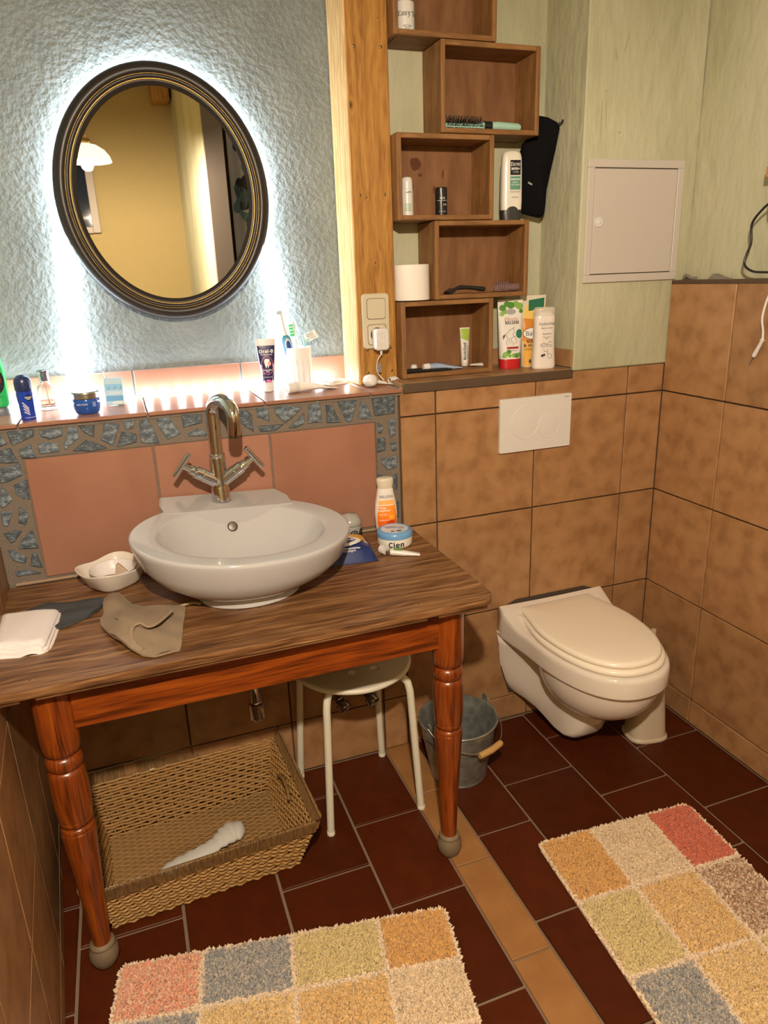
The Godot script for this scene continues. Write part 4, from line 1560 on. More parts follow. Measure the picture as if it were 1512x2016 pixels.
func build_led() -> void:
	var path := PackedVector3Array()
	# along the ledge from the left end, up the left strand, round the mirror, down the right strand
	var way := [[-0.372, 1.178, -0.165], [-0.335, 1.178, -0.225], [-0.28, 1.178, -0.246], [-0.225, 1.178, -0.240], [-0.19, 1.182, -0.238], [-0.174, 1.21, -0.248], [-0.168, 1.30, -0.254], [-0.162, 1.40, -0.255], [-0.156, 1.49, -0.256], [-0.148, 1.585, -0.258]]
	for q in way:
		path.append(Vector3(q[0], q[1], q[2]))
	for k in 17:
		var a := PI + 0.32 - (PI + 0.68) * k / 16.0
		path.append(Vector3(0.116 + cos(a) * 0.2635, 1.689 + sin(a) * 0.3035, -0.2575))
	for q in [[0.379, 1.55, -0.257], [0.388, 1.47, -0.256], [0.395, 1.40, -0.256], [0.404, 1.32, -0.256], [0.412, 1.25, -0.254], [0.418, 1.20, -0.250]]:
		path.append(Vector3(q[0], q[1], q[2]))
	var second := PackedVector3Array()
	for q in [[-0.20, 1.178, -0.228], [-0.12, 1.178, -0.238], [-0.04, 1.178, -0.244], [0.08, 1.178, -0.245], [0.20, 1.178, -0.247], [0.30, 1.178, -0.246], [0.40, 1.178, -0.252], [0.47, 1.178, -0.246], [0.53, 1.178, -0.225], [0.575, 1.178, -0.165]]:
		second.append(Vector3(q[0], q[1], q[2]))
	var t := thing("led_string_light", "cool white LED string light looped round the mirror and along the ledge", "string light", Vector3.ZERO)
	var glow := mat("led_glow", L(0.9, 0.95, 1.0), 0.3)
	glow.emission_enabled = true
	glow.emission = Color(0.88, 0.95, 1.0)
	glow.emission_energy_multiplier = 6.0
	var wire := mat("led_wire", L(0.75, 0.78, 0.80), 0.3)
	var bulb := MB.new()
	bulb.lathe([[0.0, -0.0065], [0.0038, -0.0055], [0.0058, -0.001], [0.0058, 0.001], [0.0038, 0.0055], [0.0, 0.0065]], 10)
	var bm := bulb.mesh()
	for way2 in [path, second]:
		var pitch := 0.028 if way2.size() > 12 else 0.045
		var sm := spline(way2, 10)
		var b := MB.new()
		var w := PackedVector3Array()
		for i in sm.size():
			w.append(sm[i] + Vector3(0.003 * sin(i * 1.7), 0.003 * cos(i * 1.7), 0.0))
		b.tube(w, 0.0011, 5)
		part(t, "wire", b, wire)
		var c := Curve3D.new()
		for p in sm:
			c.add_point(p)
		var length := c.get_baked_length()
		var n := int(length / pitch)
		for i in n:
			var p := c.sample_baked(length * (i + 0.5) / n)
			var o := put(t, "led_bulb", bm, glow, p)
			o.rotation = Vector3(rng.randf_range(-0.6, 0.6), 0, rng.randf_range(-0.6, 0.6))
			var l := OmniLight3D.new()
			l.name = "led_light"
			l.light_color = Color(0.90, 0.96, 1.0)
			l.light_energy = LED_ENERGY
			l.light_size = 0.005
			l.omni_range = 5.0
			l.omni_attenuation = 2.0
			l.shadow_enabled = true
			o.add_child(l, true)

const LED_ENERGY := 0.0078


func build_boxes() -> void:
	# [x0, x1, y0, y1, words]
	var list := [
		[0.708, 1.001, 2.052, 2.262, "wooden drawer box shelf, topmost of the stack, holding a white spray bottle"],
		[0.838, 1.138, 1.831, 2.050, "wooden drawer box shelf holding the mint green hairbrush"],
		[0.7075, 0.998, 1.613, 1.829, "wooden drawer box shelf with stained back holding two small deodorant bottles"],
		[0.815, 1.115, 1.400, 1.611, "wooden drawer box shelf holding the black razor and clear brush"],
		[0.708, 1.001, 1.183, 1.398, "wooden drawer box shelf standing on the niche ledge, lowest of the stack"]]
	for k in list.size():
		var q = list[k]
		var w: float = q[1] - q[0]
		var h: float = q[3] - q[2]
		var zf := -0.080
		var zb := NICHE_Z + 0.001
		var d := zf - zb
		var s := thing("box_shelf", q[4], "shelf", Vector3((q[0] + q[1]) / 2, q[2], zf - d / 2), 0.0, "stacked wooden box shelves in the niche")
		var t := 0.013
		for sgn in [-1.0, 1.0]:
			var b := MB.new()
			b.box(Vector3(sgn * (w / 2 - t / 2), h / 2, 0), Vector3(t, h, d), 0.0015)
			part(s, "side_panel", b, M.box_v)
		var b := MB.new()
		b.box(Vector3(0, t / 2, 0.0), Vector3(w - 2 * t, t, d - 0.002), 0.0015)
		part(s, "bottom_panel", b, M.box_h)
		b = MB.new()
		b.box(Vector3(0, h - t / 2, 0.0), Vector3(w - 2 * t, t, d - 0.002), 0.0015)
		part(s, "top_panel", b, M.box_h)
		b = MB.new()
		b.box(Vector3(0, h / 2, -d / 2 + 0.006), Vector3(w - 2 * t, h - 2 * t, 0.006))
		part(s, "back_panel", b, M.box_back[k % 3])
		if k == 2:
			var stain := mat("glue_stain", Color(0.33, 0.17, 0.07), 0.4)
			for z in [[-0.045, 0.155, 0.017, 0.020], [-0.058, 0.10, 0.006, 0.012], [-0.10, 0.135, 0.003, 0.008], [0.012, 0.09, 0.004, 0.011], [-0.06, 0.052, 0.004, 0.009], [-0.085, 0.115, 0.005, 0.004], [0.04, 0.13, 0.003, 0.012], [-0.032, 0.128, 0.006, 0.005]]:
				var pl := PackedVector2Array()
				for i in 14:
					var a := TAU * i / 14
					var r := rng.randf_range(0.7, 1.15)
					pl.append(Vector2(z[0] + cos(a) * z[2] * r, z[1] + sin(a) * z[3] * r))
				patch(s, "stain", pl, func(p: Vector3) -> Vector3: return Vector3(p.x, p.y, -d / 2 + 0.009 + p.z), stain, 0.0003, 0.05)


func build_wall_fittings() -> void:
	# ---- flush plate
	var f := thing("flush_plate", "white dual flush plate on the tiles above the toilet", "flush plate", Vector3(1.100, 1.030, 0.004))
	var b := MB.new()
	b.extrude(round_rect(0.246, 0.164, 0.004), 0.0, 0.012, 0.0025)
	part(f, "plate", b, M.white)
	for q in [[-0.040, 0.006, 0.0485], [0.044, -0.010, 0.037]]:
		b = MB.new()
		b.lathe([[q[2] + 0.001, 0.0115], [q[2] + 0.001, 0.0128], [q[2], 0.0135], [q[2] - 0.0012, 0.0128], null, [q[2] - 0.0025, 0.0118], [q[2] - 0.0035, 0.0132], [0.0, 0.0136]], 48, Vector3(q[0], q[1], 0), 1, 1, Basis(Vector3.RIGHT, PI / 2))
		part(f, "button", b, M.white)
	lettering(f, "GEBERIT", 0.0035, flat_map(Transform3D(Basis(), Vector3(0, 0, 0.012))), mat("grey_ink", L(0.2, 0.2, 0.2), 0.5), Vector2(0.104, 0.073))
	# ---- access panel
	var a := thing("access_panel", "white metal access panel with a round lock on the plaster pier", "access panel", Vector3(1.4145, 1.5955, 0.0025))
	b = MB.new()
	var w := 0.334
	var h := 0.332
	for q in [[0.0, h / 2 - 0.011, w, 0.022], [0.0, -h / 2 + 0.011, w, 0.022], [-w / 2 + 0.011, 0.0, 0.022, h - 0.044], [w / 2 - 0.011, 0.0, 0.022, h - 0.044]]:
		b.box(Vector3(q[0], q[1], 0.003), Vector3(q[2], q[3], 0.008), 0.0015)
	part(a, "frame", b, M.panel)
	b = MB.new()
	b.box(Vector3(0, 0, 0.001), Vector3(w - 0.048, h - 0.049, 0.009), 0.001)
	var door := part(a, "door", b, M.panel)
	b = MB.new()
	b.box(Vector3(0, 0, -0.001), Vector3(w - 0.03, h - 0.03, 0.003))
	part(a, "gap_backing", b, M.rubber)
	b = MB.new()
	b.lathe([[0.0135, 0.0], [0.0135, 0.002], [0.0115, 0.0035], [0.008, 0.002], null, [0.0065, 0.002], [0.006, 0.0035], [0.0, 0.0036]], 24, Vector3(-0.124, 0.0, 0.0055), 1, 1, Basis(Vector3.RIGHT, PI / 2))
	part(door, "lock", b, M.white)
	# ---- light switch over a socket on the post
	var s := thing("light_switch", "cream light switch and socket plate on the timber post", "switch", Vector3(0.6425, 1.3485, -0.1200))
	b = MB.new()
	b.extrude(round_rect(0.081, 0.152, 0.010), 0.0, 0.009, 0.003)
	part(s, "frame", b, M.cream_plastic)
	b = MB.new()
	b.extrude(round_rect(0.0565, 0.0575, 0.008, 0.001, 0.0345), 0.0085, 0.0093, 0.0)
	b.extrude(round_rect(0.0565, 0.0575, 0.008, 0.001, -0.0365), 0.0085, 0.0093, 0.0)
	part(s, "joint", b, M.dark_edge)
	b = MB.new()
	b.extrude(round_rect(0.054, 0.055, 0.0075, 0.001, 0.0345), 0.009, 0.0125, 0.0015)
	part(s, "rocker", b, M.cream_plastic)
	b = MB.new()
	b.extrude(round_rect(0.054, 0.055, 0.0075, 0.001, -0.0365), 0.009, 0.0108, 0.001)
	var so := part(s, "socket", b, M.cream_plastic)
	b = MB.new()
	b.lathe([[0.0195, 0.0108], [0.020, 0.0114], [0.018, 0.0114], [0.0175, 0.0109], [0.0, 0.0109]], 28, Vector3(0.001, -0.0365, 0), 1, 1, Basis(Vector3.RIGHT, PI / 2))
	part(so, "socket_well", b, M.rubber)
	# ---- plug adapter and its cable
	var p := thing("plug_adapter", "white plug-in power adapter in the socket on the post", "adapter", Vector3(0.648, 1.2995, -0.1075))
	b = MB.new()
	b.extrude(round_rect(0.041, 0.060, 0.009, 0, 0), 0.0, 0.030, 0.004)
	part(p, "housing", b, M.white)
	var grey := mat("embossed", L(0.58, 0.57, 0.56), 0.5)
	lettering(p, "A B C", 0.0075, flat_map(Transform3D(Basis(), Vector3(0, 0, 0.030))), grey, Vector2(0.0, 0.017), true)
	lettering(p, "CE 8", 0.006, flat_map(Transform3D(Basis(), Vector3(0, 0, 0.030))), grey, Vector2(0.0, 0.007), true)
	for k in 3:
		var y := -0.006 - k * 0.006
		b = MB.new()
		b.tube(spline(P3([[-0.018, y + 0.006, 0.0300], [0.0, y - 0.003, 0.0303], [0.018, y + 0.006, 0.0300]]), 5), 0.0009, 5)
		part(p, "grip_ridge", b, M.white)
	b = MB.new()
	b.tube(P3([[0, -0.030, 0.015], [0, -0.043, 0.015]]), [0.0042, 0.003], 10)
	part(p, "strain_relief", b, M.white)
	b = MB.new()
	b.tube(spline(P3([[0.0, -0.042, 0.015], [-0.010, -0.056, 0.012], [-0.012, -0.078, 0.004], [-0.008, -0.098, 0.004], [0.004, -0.116, 0.02]]), 6), 0.0016, 6)
	part(p, "cable", b, M.white)
	b = MB.new()
	b.box(Vector3(-0.005, -0.081, 0.0085), Vector3(0.014, 0.026, 0.001), 0.0002, Basis(Vector3.UP, 0.3))
	part(p, "cable_tag", b, mat("silver_tag", Color(0.75, 0.77, 0.80), 0.25, 0.7))
	# ---- string light controller with its coil
	var c := thing("cable_controller", "white round string light controller lying on the ledge beside the post", "controller", Vector3(0.605, LEDGE, -0.075), 0.3)
	b = MB.new()
	b.lathe([[0.0, 0.0], [0.014, 0.003], [0.0205, 0.010], [0.022, 0.018], [0.0195, 0.028], [0.012, 0.034], [0.0, 0.036]], 24)
	part(c, "housing", b, M.white)
	b = MB.new()
	b.lathe([[0.009, 0.0], [0.0085, 0.0015], [0.0, 0.002]], 20, Vector3(-0.007, 0.016, 0.0195), 1, 1, Basis(Quaternion(Vector3.UP, Vector3(-0.3, 0.0, 1).normalized())))
	part(c, "button", b, M.white)
	b = MB.new()
	b.tube(P3([[0.016, 0.014, 0.008], [0.045, 0.008, 0.016]]), [0.006, 0.0035], 10)
	part(c, "strain_relief", b, M.white)
	b = MB.new()
	b.tube(spline(P3([[0.044, 0.008, 0.016], [0.066, 0.003, 0.022], [0.092, 0.004, 0.018], [0.100, 0.012, 0.004], [0.092, 0.020, -0.008]]), 6), 0.0018, 6)
	part(c, "cable", b, M.white)
	b = MB.new()
	var coil := PackedVector3Array()
	for i in 90:
		var ff := i / 89.0
		coil.append(Vector3(0.066 + 0.030 * ff, 0.0115 + 0.008 * sin(ff * TAU * 8), 0.004 + 0.009 * cos(ff * TAU * 8) - ff * 0.012))
	b.tube(coil, 0.0016, 6)
	part(c, "cable_coil", b, M.white)
	# ---- little pack of spare fittings on the ledge
	var e := thing("paper_packet", "small white paper packet lying on the ledge near the post", "packet", Vector3(0.535, LEDGE, -0.185), 0.25)
	b = MB.new()
	b.box(Vector3(0, 0.004, 0), Vector3(0.062, 0.007, 0.034), 0.001)
	b.box(Vector3(0.002, 0.0115, 0.002), Vector3(0.05, 0.007, 0.028), 0.001, Basis(Vector3.UP, 0.15))
	part(e, "carton", b, M.white_matte)
	# ---- peg rail on the right wall with a hair dryer and cables
	var r := thing("peg_rail", "wooden peg rail end on the right wall", "rail", Vector3(1.6305, 1.69, 0.42))
	b = MB.new()
	b.box(Vector3(-0.045, 0, 0.0), Vector3(0.018, 0.030, 0.225), 0.004)
	part(r, "rail", b, mat("rail_wood", L(0.42, 0.22, 0.07), 0.5))
	b = MB.new()
	b.box(Vector3(-0.018, 0, -0.03), Vector3(0.036, 0.024, 0.024), 0.002)
	part(r, "bracket", b, M.pine_v)
	var hd := thing("hair_dryer", "black hair dryer hanging from the peg rail by its cord loop", "hair dryer", Vector3(1.575, 1.62, 0.385))
	b = MB.new()
	b.lathe([[0.0, -0.04], [0.026, -0.038], [0.034, -0.02], [0.036, 0.01], [0.030, 0.05], [0.0, 0.052]], 20)
	part(hd, "body", b, M.black)
	b = MB.new()
	b.tube(spline(P3([[-0.01, 0.0, -0.028], [-0.005, -0.02, -0.065], [0.0, -0.052, -0.098], [0.004, -0.10, -0.098], [0.0, -0.130, -0.105], [-0.004, -0.155, -0.104], [0.0, -0.172, -0.080], [0.005, -0.176, -0.04], [0.01, -0.176, 0.05]]), 8), 0.0032, 8)
	part(hd, "power_cord", b, M.black)
	var wc := thing("test_lead", "white lead with a slim metal tip hanging in front of the right wall tiles", "lead", Vector3(1.560, 1.20, 0.37))
	b = MB.new()
	b.tube(spline(P3([[0.006, 0.228, 0.03], [0.0, 0.18, 0.012], [-0.004, 0.13, 0.006], [0.0, 0.095, 0.010], [0.0, 0.072, 0.012]]), 8), 0.0032, 8)
	part(wc, "cable", b, M.white)
	b = MB.new()
	b.tube(P3([[0, 0.074, 0.012], [0, 0.071, 0.011], [0, 0.066, 0.009], [0, 0.030, -0.009], [0, 0.026, -0.011]]), [0.006, 0.0065, 0.0045, 0.0062, 0.004], 12)
	part(wc, "grip", b, M.white)
	b = MB.new()
	b.tube(P3([[0, 0.027, -0.011], [0, 0.006, -0.021]]), 0.0016, 8)
	part(wc, "tip", b, M.steel_wire)
	var clip_m := mat("grey_clip", L(0.20, 0.18, 0.15), 0.5)
	var cl := thing("ledge_clip", "grey curled metal clip on the right wall ledge near the corner", "clip", Vector3(1.600, 1.427, 0.055))
	b = MB.new()
	b.tube(spline(P3([[0, 0.006, -0.03], [0, 0.013, -0.024], [0, 0.010, -0.012], [0, 0.004, 0.004], [0, 0.004, 0.022]]), 6), 0.005, 10)
	part(cl, "wire", b, clip_m)
	cl = thing("ledge_clip", "grey crumpled foil lid on the right wall ledge", "lid", Vector3(1.598, 1.427, 0.165))
	b = MB.new()
	b.extrude(P2([-0.035, 0.0, 0.05, 0.0, 0.012, 0.008, -0.012, 0.016]), -0.012, 0.012, 0.003, func(q: Vector3) -> Vector3: return Vector3(q.z, q.y, -q.x).rotated(Vector3.UP, PI))
	part(cl, "foil", b, clip_m)


func build_ledge_things() -> void:
	# ---- green shower gel at the left end, cut by the frame
	var t := thing("shower_gel_bottle", "green shower gel bottle with a black round label at the ledge end", "bottle", Vector3(-0.362, LEDGE, -0.150), 0.05)
	var rows := [[0.022, 0.024, 0.016, 2.6], [0.03, 0.029, 0.019, 2.8], [0.07, 0.031, 0.020, 3.0], [0.11, 0.030, 0.019, 3.0], [0.143, 0.026, 0.016, 3.0], [0.148, 0.022, 0.013, 3.0]]
	var b := MB.new()
	sections(b, rows)
	part(t, "bottle", b, mat("green_plastic", L(0.015, 0.42, 0.10), 0.3))
	b = MB.new()
	sections(b, [[0.0, 0.025, 0.018, 2.6], [0.012, 0.025, 0.018, 2.6], [0.020, 0.022, 0.015, 2.6], [0.022, 0.018, 0.012, 2.6]])
	part(t, "cap", b, mat("grey_cap", L(0.10, 0.11, 0.13), 0.4))
	patch(t, "label_print", ellipse(0.004, 0.088, 0.022, 0.034), sec_map(rows), M.black)
	lettering(t, "AXE", 0.008, sec_map(rows), M.red_plastic, Vector2(0.010, 0.088), true, true)
	lettering(t, "3in1", 0.005, sec_map(rows), M.ink, Vector2(0.012, 0.048))
	# ---- roll-on deodorant
	t = thing("roll_on_deodorant", "dark blue roll-on deodorant with a domed cap on the ledge", "deodorant", Vector3(-0.284, LEDGE, -0.040), 0.15)
	rows = [[0.0, 0.0155, 0.014], [0.002, 0.0165, 0.015], [0.03, 0.017, 0.0155], [0.05, 0.0185, 0.016], [0.062, 0.019, 0.0165], [0.070, 0.0175, 0.0165]]
	b = MB.new()
	sections(b, rows)
	part(t, "bottle", b, mat("deep_blue", L(0.012, 0.045, 0.36), 0.12))
	b = MB.new()
	b.lathe([[0.0185, 0.070], [0.0195, 0.073], [0.0195, 0.090], [0.0175, 0.099], [0.011, 0.106], [0.0, 0.108]], 28)
	part(t, "cap", b, mat("navy_cap", L(0.012, 0.022, 0.085), 0.3))
	patch(t, "label_print", ellipse(0.006, 0.054, 0.0075, 0.0075), sec_map(rows), mat("navy_print", L(0.006, 0.012, 0.06), 0.3))
	lettering(t, "NIVEA", 0.0036, sec_map(rows), M.white_ink, Vector2(0.006, 0.055), true)
	lettering(t, "MEN", 0.0026, sec_map(rows), M.white_ink, Vector2(0.006, 0.051), true)
	var sil := mat("silver_print", L(0.60, 0.55, 0.60), 0.3)
	for k in 4:
		patch(t, "stripe_print", P2([-0.010 + k * 0.0004, 0.043 - k * 0.0075, -0.008 + k * 0.0004, 0.045 - k * 0.0075, 0.004, 0.030 - k * 0.005, 0.003, 0.0275 - k * 0.005]), sec_map(rows), sil)
	lettering(t, "ANTI-TRANSPIRANT", 0.002, sec_map(rows), M.white_ink, Vector2(0.004, 0.007))
	# ---- perfume
	t = thing("perfume_bottle", "clear glass perfume bottle with a silver cap on the ledge", "perfume", Vector3(-0.249, LEDGE, -0.185), 0.2)
	var glass := mat("clear_glass", Color(0.95, 0.93, 0.92, 0.06), 0.03)
	glass.refraction_enabled = true
	glass.refraction_scale = 0.05
	b = MB.new()
	b.lathe([[0.0, 0.0005], [0.022, 0.0005], [0.0245, 0.003], [0.024, 0.02], [0.0215, 0.052], [0.018, 0.063], [0.010, 0.070], [0.0095, 0.075], null, [0.0075, 0.075], [0.008, 0.066], [0.0155, 0.060], [0.019, 0.052], [0.0212, 0.02], [0.0212, 0.008], [0.0, 0.007]], 32)
	part(t, "flacon", b, glass)
	b = MB.new()
	b.lathe([[0.0, 0.0076], [0.0205, 0.0086], [0.0205, 0.024], [0.0, 0.0245]], 28)
	var juice := mat("perfume_liquid", Color(0.96, 0.80, 0.70, 0.12), 0.03)
	juice.refraction_enabled = true
	juice.refraction_scale = 0.035
	part(t, "perfume_liquid", b, juice)
	b = MB.new()
	b.lathe([[0.0115, 0.074], [0.0125, 0.075], [0.0125, 0.094], null, [0.0125, 0.094], [0.0145, 0.095], [0.0145, 0.100], [0.0135, 0.1015], [0.0, 0.1015]], 24)
	part(t, "cap", b, mat("brushed_silver", Color(0.62, 0.63, 0.66), 0.25, 1.0))
	b = MB.new()
	b.tube(P3([[0, 0.073, 0], [0.002, 0.010, 0.003]]), 0.0012, 6)
	part(t, "dip_tube", b, M.white)
	# ---- blue cream jar
	t = thing("cream_jar", "blue cream jar with a silver screw lid on the ledge", "jar", Vector3(-0.151, LEDGE, -0.060), 0.05)
	b = MB.new()
	b.lathe([[0.0, 0.0005], [0.024, 0.0005], [0.0275, 0.003], [0.031, 0.014], [0.0325, 0.026], [0.0315, 0.036], [0.0285, 0.040]], 36)
	part(t, "jar", b, mat("blue_jar", L(0.018, 0.075, 0.33), 0.1))
	b = MB.new()
	b.lathe([[0.0315, 0.038], [0.0325, 0.040], [0.0315, 0.0425], [0.0325, 0.045], [0.0315, 0.0475], [0.0325, 0.050], [0.0320, 0.0535], [0.030, 0.055], null, [0.030, 0.055], [0.0, 0.0555]], 36)
	part(t, "lid", b, mat("lid_silver", Color(0.72, 0.70, 0.66), 0.28, 1.0))
	lettering(t, "MEN CREME", 0.0035, cyl_map(0.0325, 0.026, -0.35), M.white_ink)
	patch(t, "label_print", rect(0.010, -0.006, 0.019, 0.006), cyl_map(0.0322, 0.025, 0.1), mat("pale_blue_print", L(0.18, 0.26, 0.50), 0.3))
	# ---- pouch of dental picks
	t = thing("dental_pick_pouch", "clear and light blue pouch of dental picks leaning on the ledge", "pouch", Vector3(-0.086, LEDGE, -0.150), 0.12)
	var tilt := Transform3D(Basis(Vector3.RIGHT, -0.14) * Basis(Vector3.BACK, -0.05), Vector3(0, 0.0, 0.004))
	b = MB.new()
	b.extrude(round_rect(0.047, 0.072, 0.003, 0, 0.037), -0.0035, 0.0035, 0.002, func(p: Vector3) -> Vector3: return tilt * p)
	part(t, "pouch", b, mat("pouch_film", L(0.42, 0.60, 0.74), 0.15))
	var pm := flat_map(tilt * Transform3D(Basis(), Vector3(0, 0, 0.0036)))
	patch(t, "label_print", rect(-0.021, 0.012, 0.021, 0.026), pm, mat("sky_blue", L(0.10, 0.34, 0.62), 0.3))
	patch(t, "label_print", rect(-0.021, 0.040, 0.021, 0.056), pm, mat("mid_blue", L(0.20, 0.46, 0.70), 0.3))
	for k in 7:
		patch(t, "pick_print", rect(-0.006 + k * 0.0038, 0.002 + 0.0005 * k, -0.004 + k * 0.0038, 0.010 + 0.0008 * k), pm, M.white_ink)
	for k in 3:
		patch(t, "pick_print", P2([-0.016 + k * 0.015, 0.043, -0.0145 + k * 0.015, 0.043, -0.009 + k * 0.015, 0.049, -0.0105 + k * 0.015, 0.049]), pm, mat("navy_print", L(0.02, 0.03, 0.10), 0.4), 0.0007)
	lettering(t, "dental sticks", 0.0035, pm, M.white_ink, Vector2(0, 0.033))
	t = thing("dental_pick", "white dental pick sticking up behind the blue pouch", "dental pick", Vector3(-0.098, LEDGE, -0.158))
	b = MB.new()
	b.tube(P3([[0.006, 0.0, 0], [0.004, 0.06, 0.001], [-0.003, 0.083, 0.002], [-0.005, 0.090, 0.002]]), [0.0015, 0.0022, 0.0028, 0.0012], 8)
	part(t, "handle", b, M.white)
	# ---- toothpaste standing on its cap
	t = thing("toothpaste_tube", "navy and violet toothpaste tube standing on its white cap", "toothpaste", Vector3(0.329, LEDGE, -0.160), -0.12)
	rows = [[0.024, 0.0155, 0.0135, 2.0], [0.03, 0.0165, 0.0135, 2.2], [0.08, 0.022, 0.0095, 2.4], [0.125, 0.0262, 0.004, 2.2], [0.146, 0.027, 0.0012, 2.0]]
	b = MB.new()
	sections(b, rows)
	part(t, "tube", b, mat("tube_white", L(0.70, 0.66, 0.68), 0.3))
	b = MB.new()
	b.lathe([[0.0, 0.0], [0.0135, 0.0005], [0.0145, 0.002], [0.0155, 0.022], [0.0145, 0.0245], [0.0, 0.025]], 28)
	part(t, "cap", b, M.white)
	var navy := mat("navy_print", L(0.018, 0.016, 0.095), 0.25)
	patch(t, "label_print", P2([-0.0150, 0.027, 0.0150, 0.027, 0.0245, 0.128, -0.0245, 0.128]), sec_map(rows), navy)
	var pink := mat("pink_print", L(0.62, 0.14, 0.38), 0.3)
	for k in 20:
		var a0 := TAU * k / 20.0
		var a1 := TAU * (k + 1) / 20.0
		patch(t, "ring_print", PackedVector2Array([Vector2(cos(a0) * 0.0155, 0.074 + sin(a0) * 0.024), Vector2(cos(a0) * 0.017, 0.074 + sin(a0) * 0.0255), Vector2(cos(a1) * 0.017, 0.074 + sin(a1) * 0.0255), Vector2(cos(a1) * 0.0155, 0.074 + sin(a1) * 0.024)]), sec_map(rows), pink, 0.0007)
	patch(t, "tooth_print", P2([-0.007, 0.090, -0.008, 0.082, -0.005, 0.070, -0.003, 0.066, -0.001, 0.074, 0.001, 0.074, 0.002, 0.066, 0.004, 0.070, 0.0075, 0.082, 0.007, 0.090, 0.003, 0.092, -0.003, 0.092]), sec_map(rows), M.white_ink, 0.0008)
	patch(t, "dot_print", ellipse(0.006, 0.079, 0.005, 0.006, 14), sec_map(rows), mat("rose_print", L(0.72, 0.33, 0.36), 0.3), 0.0011)
	patch(t, "flower_print", ellipse(0.0, 0.031, 0.008, 0.004, 12), sec_map(rows), pink, 0.0008)
	lettering(t, "Oral-B", 0.0095, sec_map(rows), M.white_ink, Vector2(0, 0.1125), true)
	lettering(t, "Professional", 0.0042, sec_map(rows), M.white_ink, Vector2(0, 0.1035))
	lettering(t, "Sensitiv", 0.0042, sec_map(rows), M.white_ink, Vector2(0, 0.0615), true)
	lettering(t, "Pro", 0.0042, sec_map(rows), M.white_ink, Vector2(0, 0.0565), true)
	lettering(t, "Zahncreme", 0.003, sec_map(rows), M.white_ink, Vector2(0, 0.042))
	# ---- tooth mug
	t = thing("tooth_mug", "white fluted ceramic tooth mug on the ledge", "mug", Vector3(0.431, LEDGE, -0.205))
	rows = []
	for k in 24:
		var y := 0.113 * k / 23.0
		var r := 0.035 + 0.0045 * y / 0.113
		var row := PackedVector3Array()
		for i in 96:
			var a := TAU * i / 96
			var flute := 0.0
			if y < 0.083:
				flute = 0.0018 * cos(a * 16 + 5.0 * (y - 0.04)) * smoothstep(0.0, 0.01, y) * (0.6 + 0.4 * sin(y * 70.0))
				if y > 0.062:
					flute = 0.0018 * cos(a * 16 + 60.0 * (y - 0.062)) * smoothstep(0.086, 0.078, y)
			row.append(Vector3(cos(a) * (r + flute), y, -sin(a) * (r + flute)))
		rows.append(row)
	b = MB.new()
	b.grid(rows, true, false)
	b.cap(rows[0], true)
	b.lathe([[0.0395, 0.113], [0.0385, 0.1145], [0.0370, 0.113], [0.0365, 0.108], [0.033, 0.006], [0.0, 0.005]], 48)
	part(t, "mug", b, mat("mug_glaze", L(0.78, 0.77, 0.78), 0.12))
	# ---- brushes in the mug
	t = thing("electric_toothbrush", "blue electric toothbrush with a long white head in the mug", "toothbrush", Vector3(0.421, LEDGE + 0.006, -0.205))
	var lean := Basis(Vector3.BACK, 0.17) * Basis(Vector3.RIGHT, 0.04)
	b = MB.new()
	b.lathe([[0.0, 0.0], [0.010, 0.001], [0.0125, 0.02], [0.0135, 0.09], [0.0135, 0.125], [0.0115, 0.140], [0.007, 0.146], [0.0, 0.147]], 24, Vector3.ZERO, 1, 1, lean)
	part(t, "handle", b, mat("teal_grip", L(0.05, 0.22, 0.34), 0.35))
	patch(t, "grip_inlay", ellipse(0.0, 0.118, 0.0095, 0.020), func(p: Vector3) -> Vector3: return lean * cyl_map(0.0137).call(p), M.white)
	patch(t, "grip_inlay", ellipse(0.0, 0.116, 0.0065, 0.016), func(p: Vector3) -> Vector3: return lean * cyl_map(0.0137).call(p), mat("cobalt_grip", L(0.02, 0.06, 0.24), 0.4), 0.0009)
	b = MB.new()
	b.tube(PackedVector3Array([lean * Vector3(0, 0.143, 0), lean * Vector3(0, 0.16, 0), lean * Vector3(0, 0.20, 0), lean * Vector3(0, 0.212, 0)]), [0.0065, 0.0048, 0.0042, 0.0042], 14)
	var hd := part(t, "brush_head", b, M.white)
	b = MB.new()
	b.tube(PackedVector3Array([lean * Vector3(0.004, 0.211, 0), lean * Vector3(-0.010, 0.211, 0)]), [0.0065, 0.0062], 14)
	part(hd, "bristles", b, mat("bristle_grey", L(0.5, 0.52, 0.55), 0.8))
	t = thing("toothbrush", "white toothbrush with bright green bristles in the mug", "toothbrush", Vector3(0.444, LEDGE + 0.006, -0.205))
	lean = Basis(Vector3.BACK, 0.13)
	b = MB.new()
	b.tube(PackedVector3Array([Vector3.ZERO, lean * Vector3(0, 0.08, 0), lean * Vector3(0, 0.135, 0), lean * Vector3(0, 0.165, 0), lean * Vector3(0, 0.18, 0)]), [0.004, 0.005, 0.0028, 0.0055, 0.004], 10, false, true, 0.7)
	part(t, "handle", b, mat("clear_handle", L(0.62, 0.72, 0.66), 0.2))
	for k in 4:
		b = MB.new()
		b.box(lean * Vector3(-0.008, 0.145 + k * 0.009, 0), Vector3(0.012, 0.0065, 0.010), 0.001, lean)
		part(t, "bristles", b, mat("green_bristle", L(0.10, 0.62, 0.18), 0.7))
	t = thing("toothbrush", "pale translucent toothbrush with the head down in the mug", "toothbrush", Vector3(0.455, LEDGE + 0.006, -0.195))
	lean = Basis(Vector3.BACK, 0.02)
	b = MB.new()
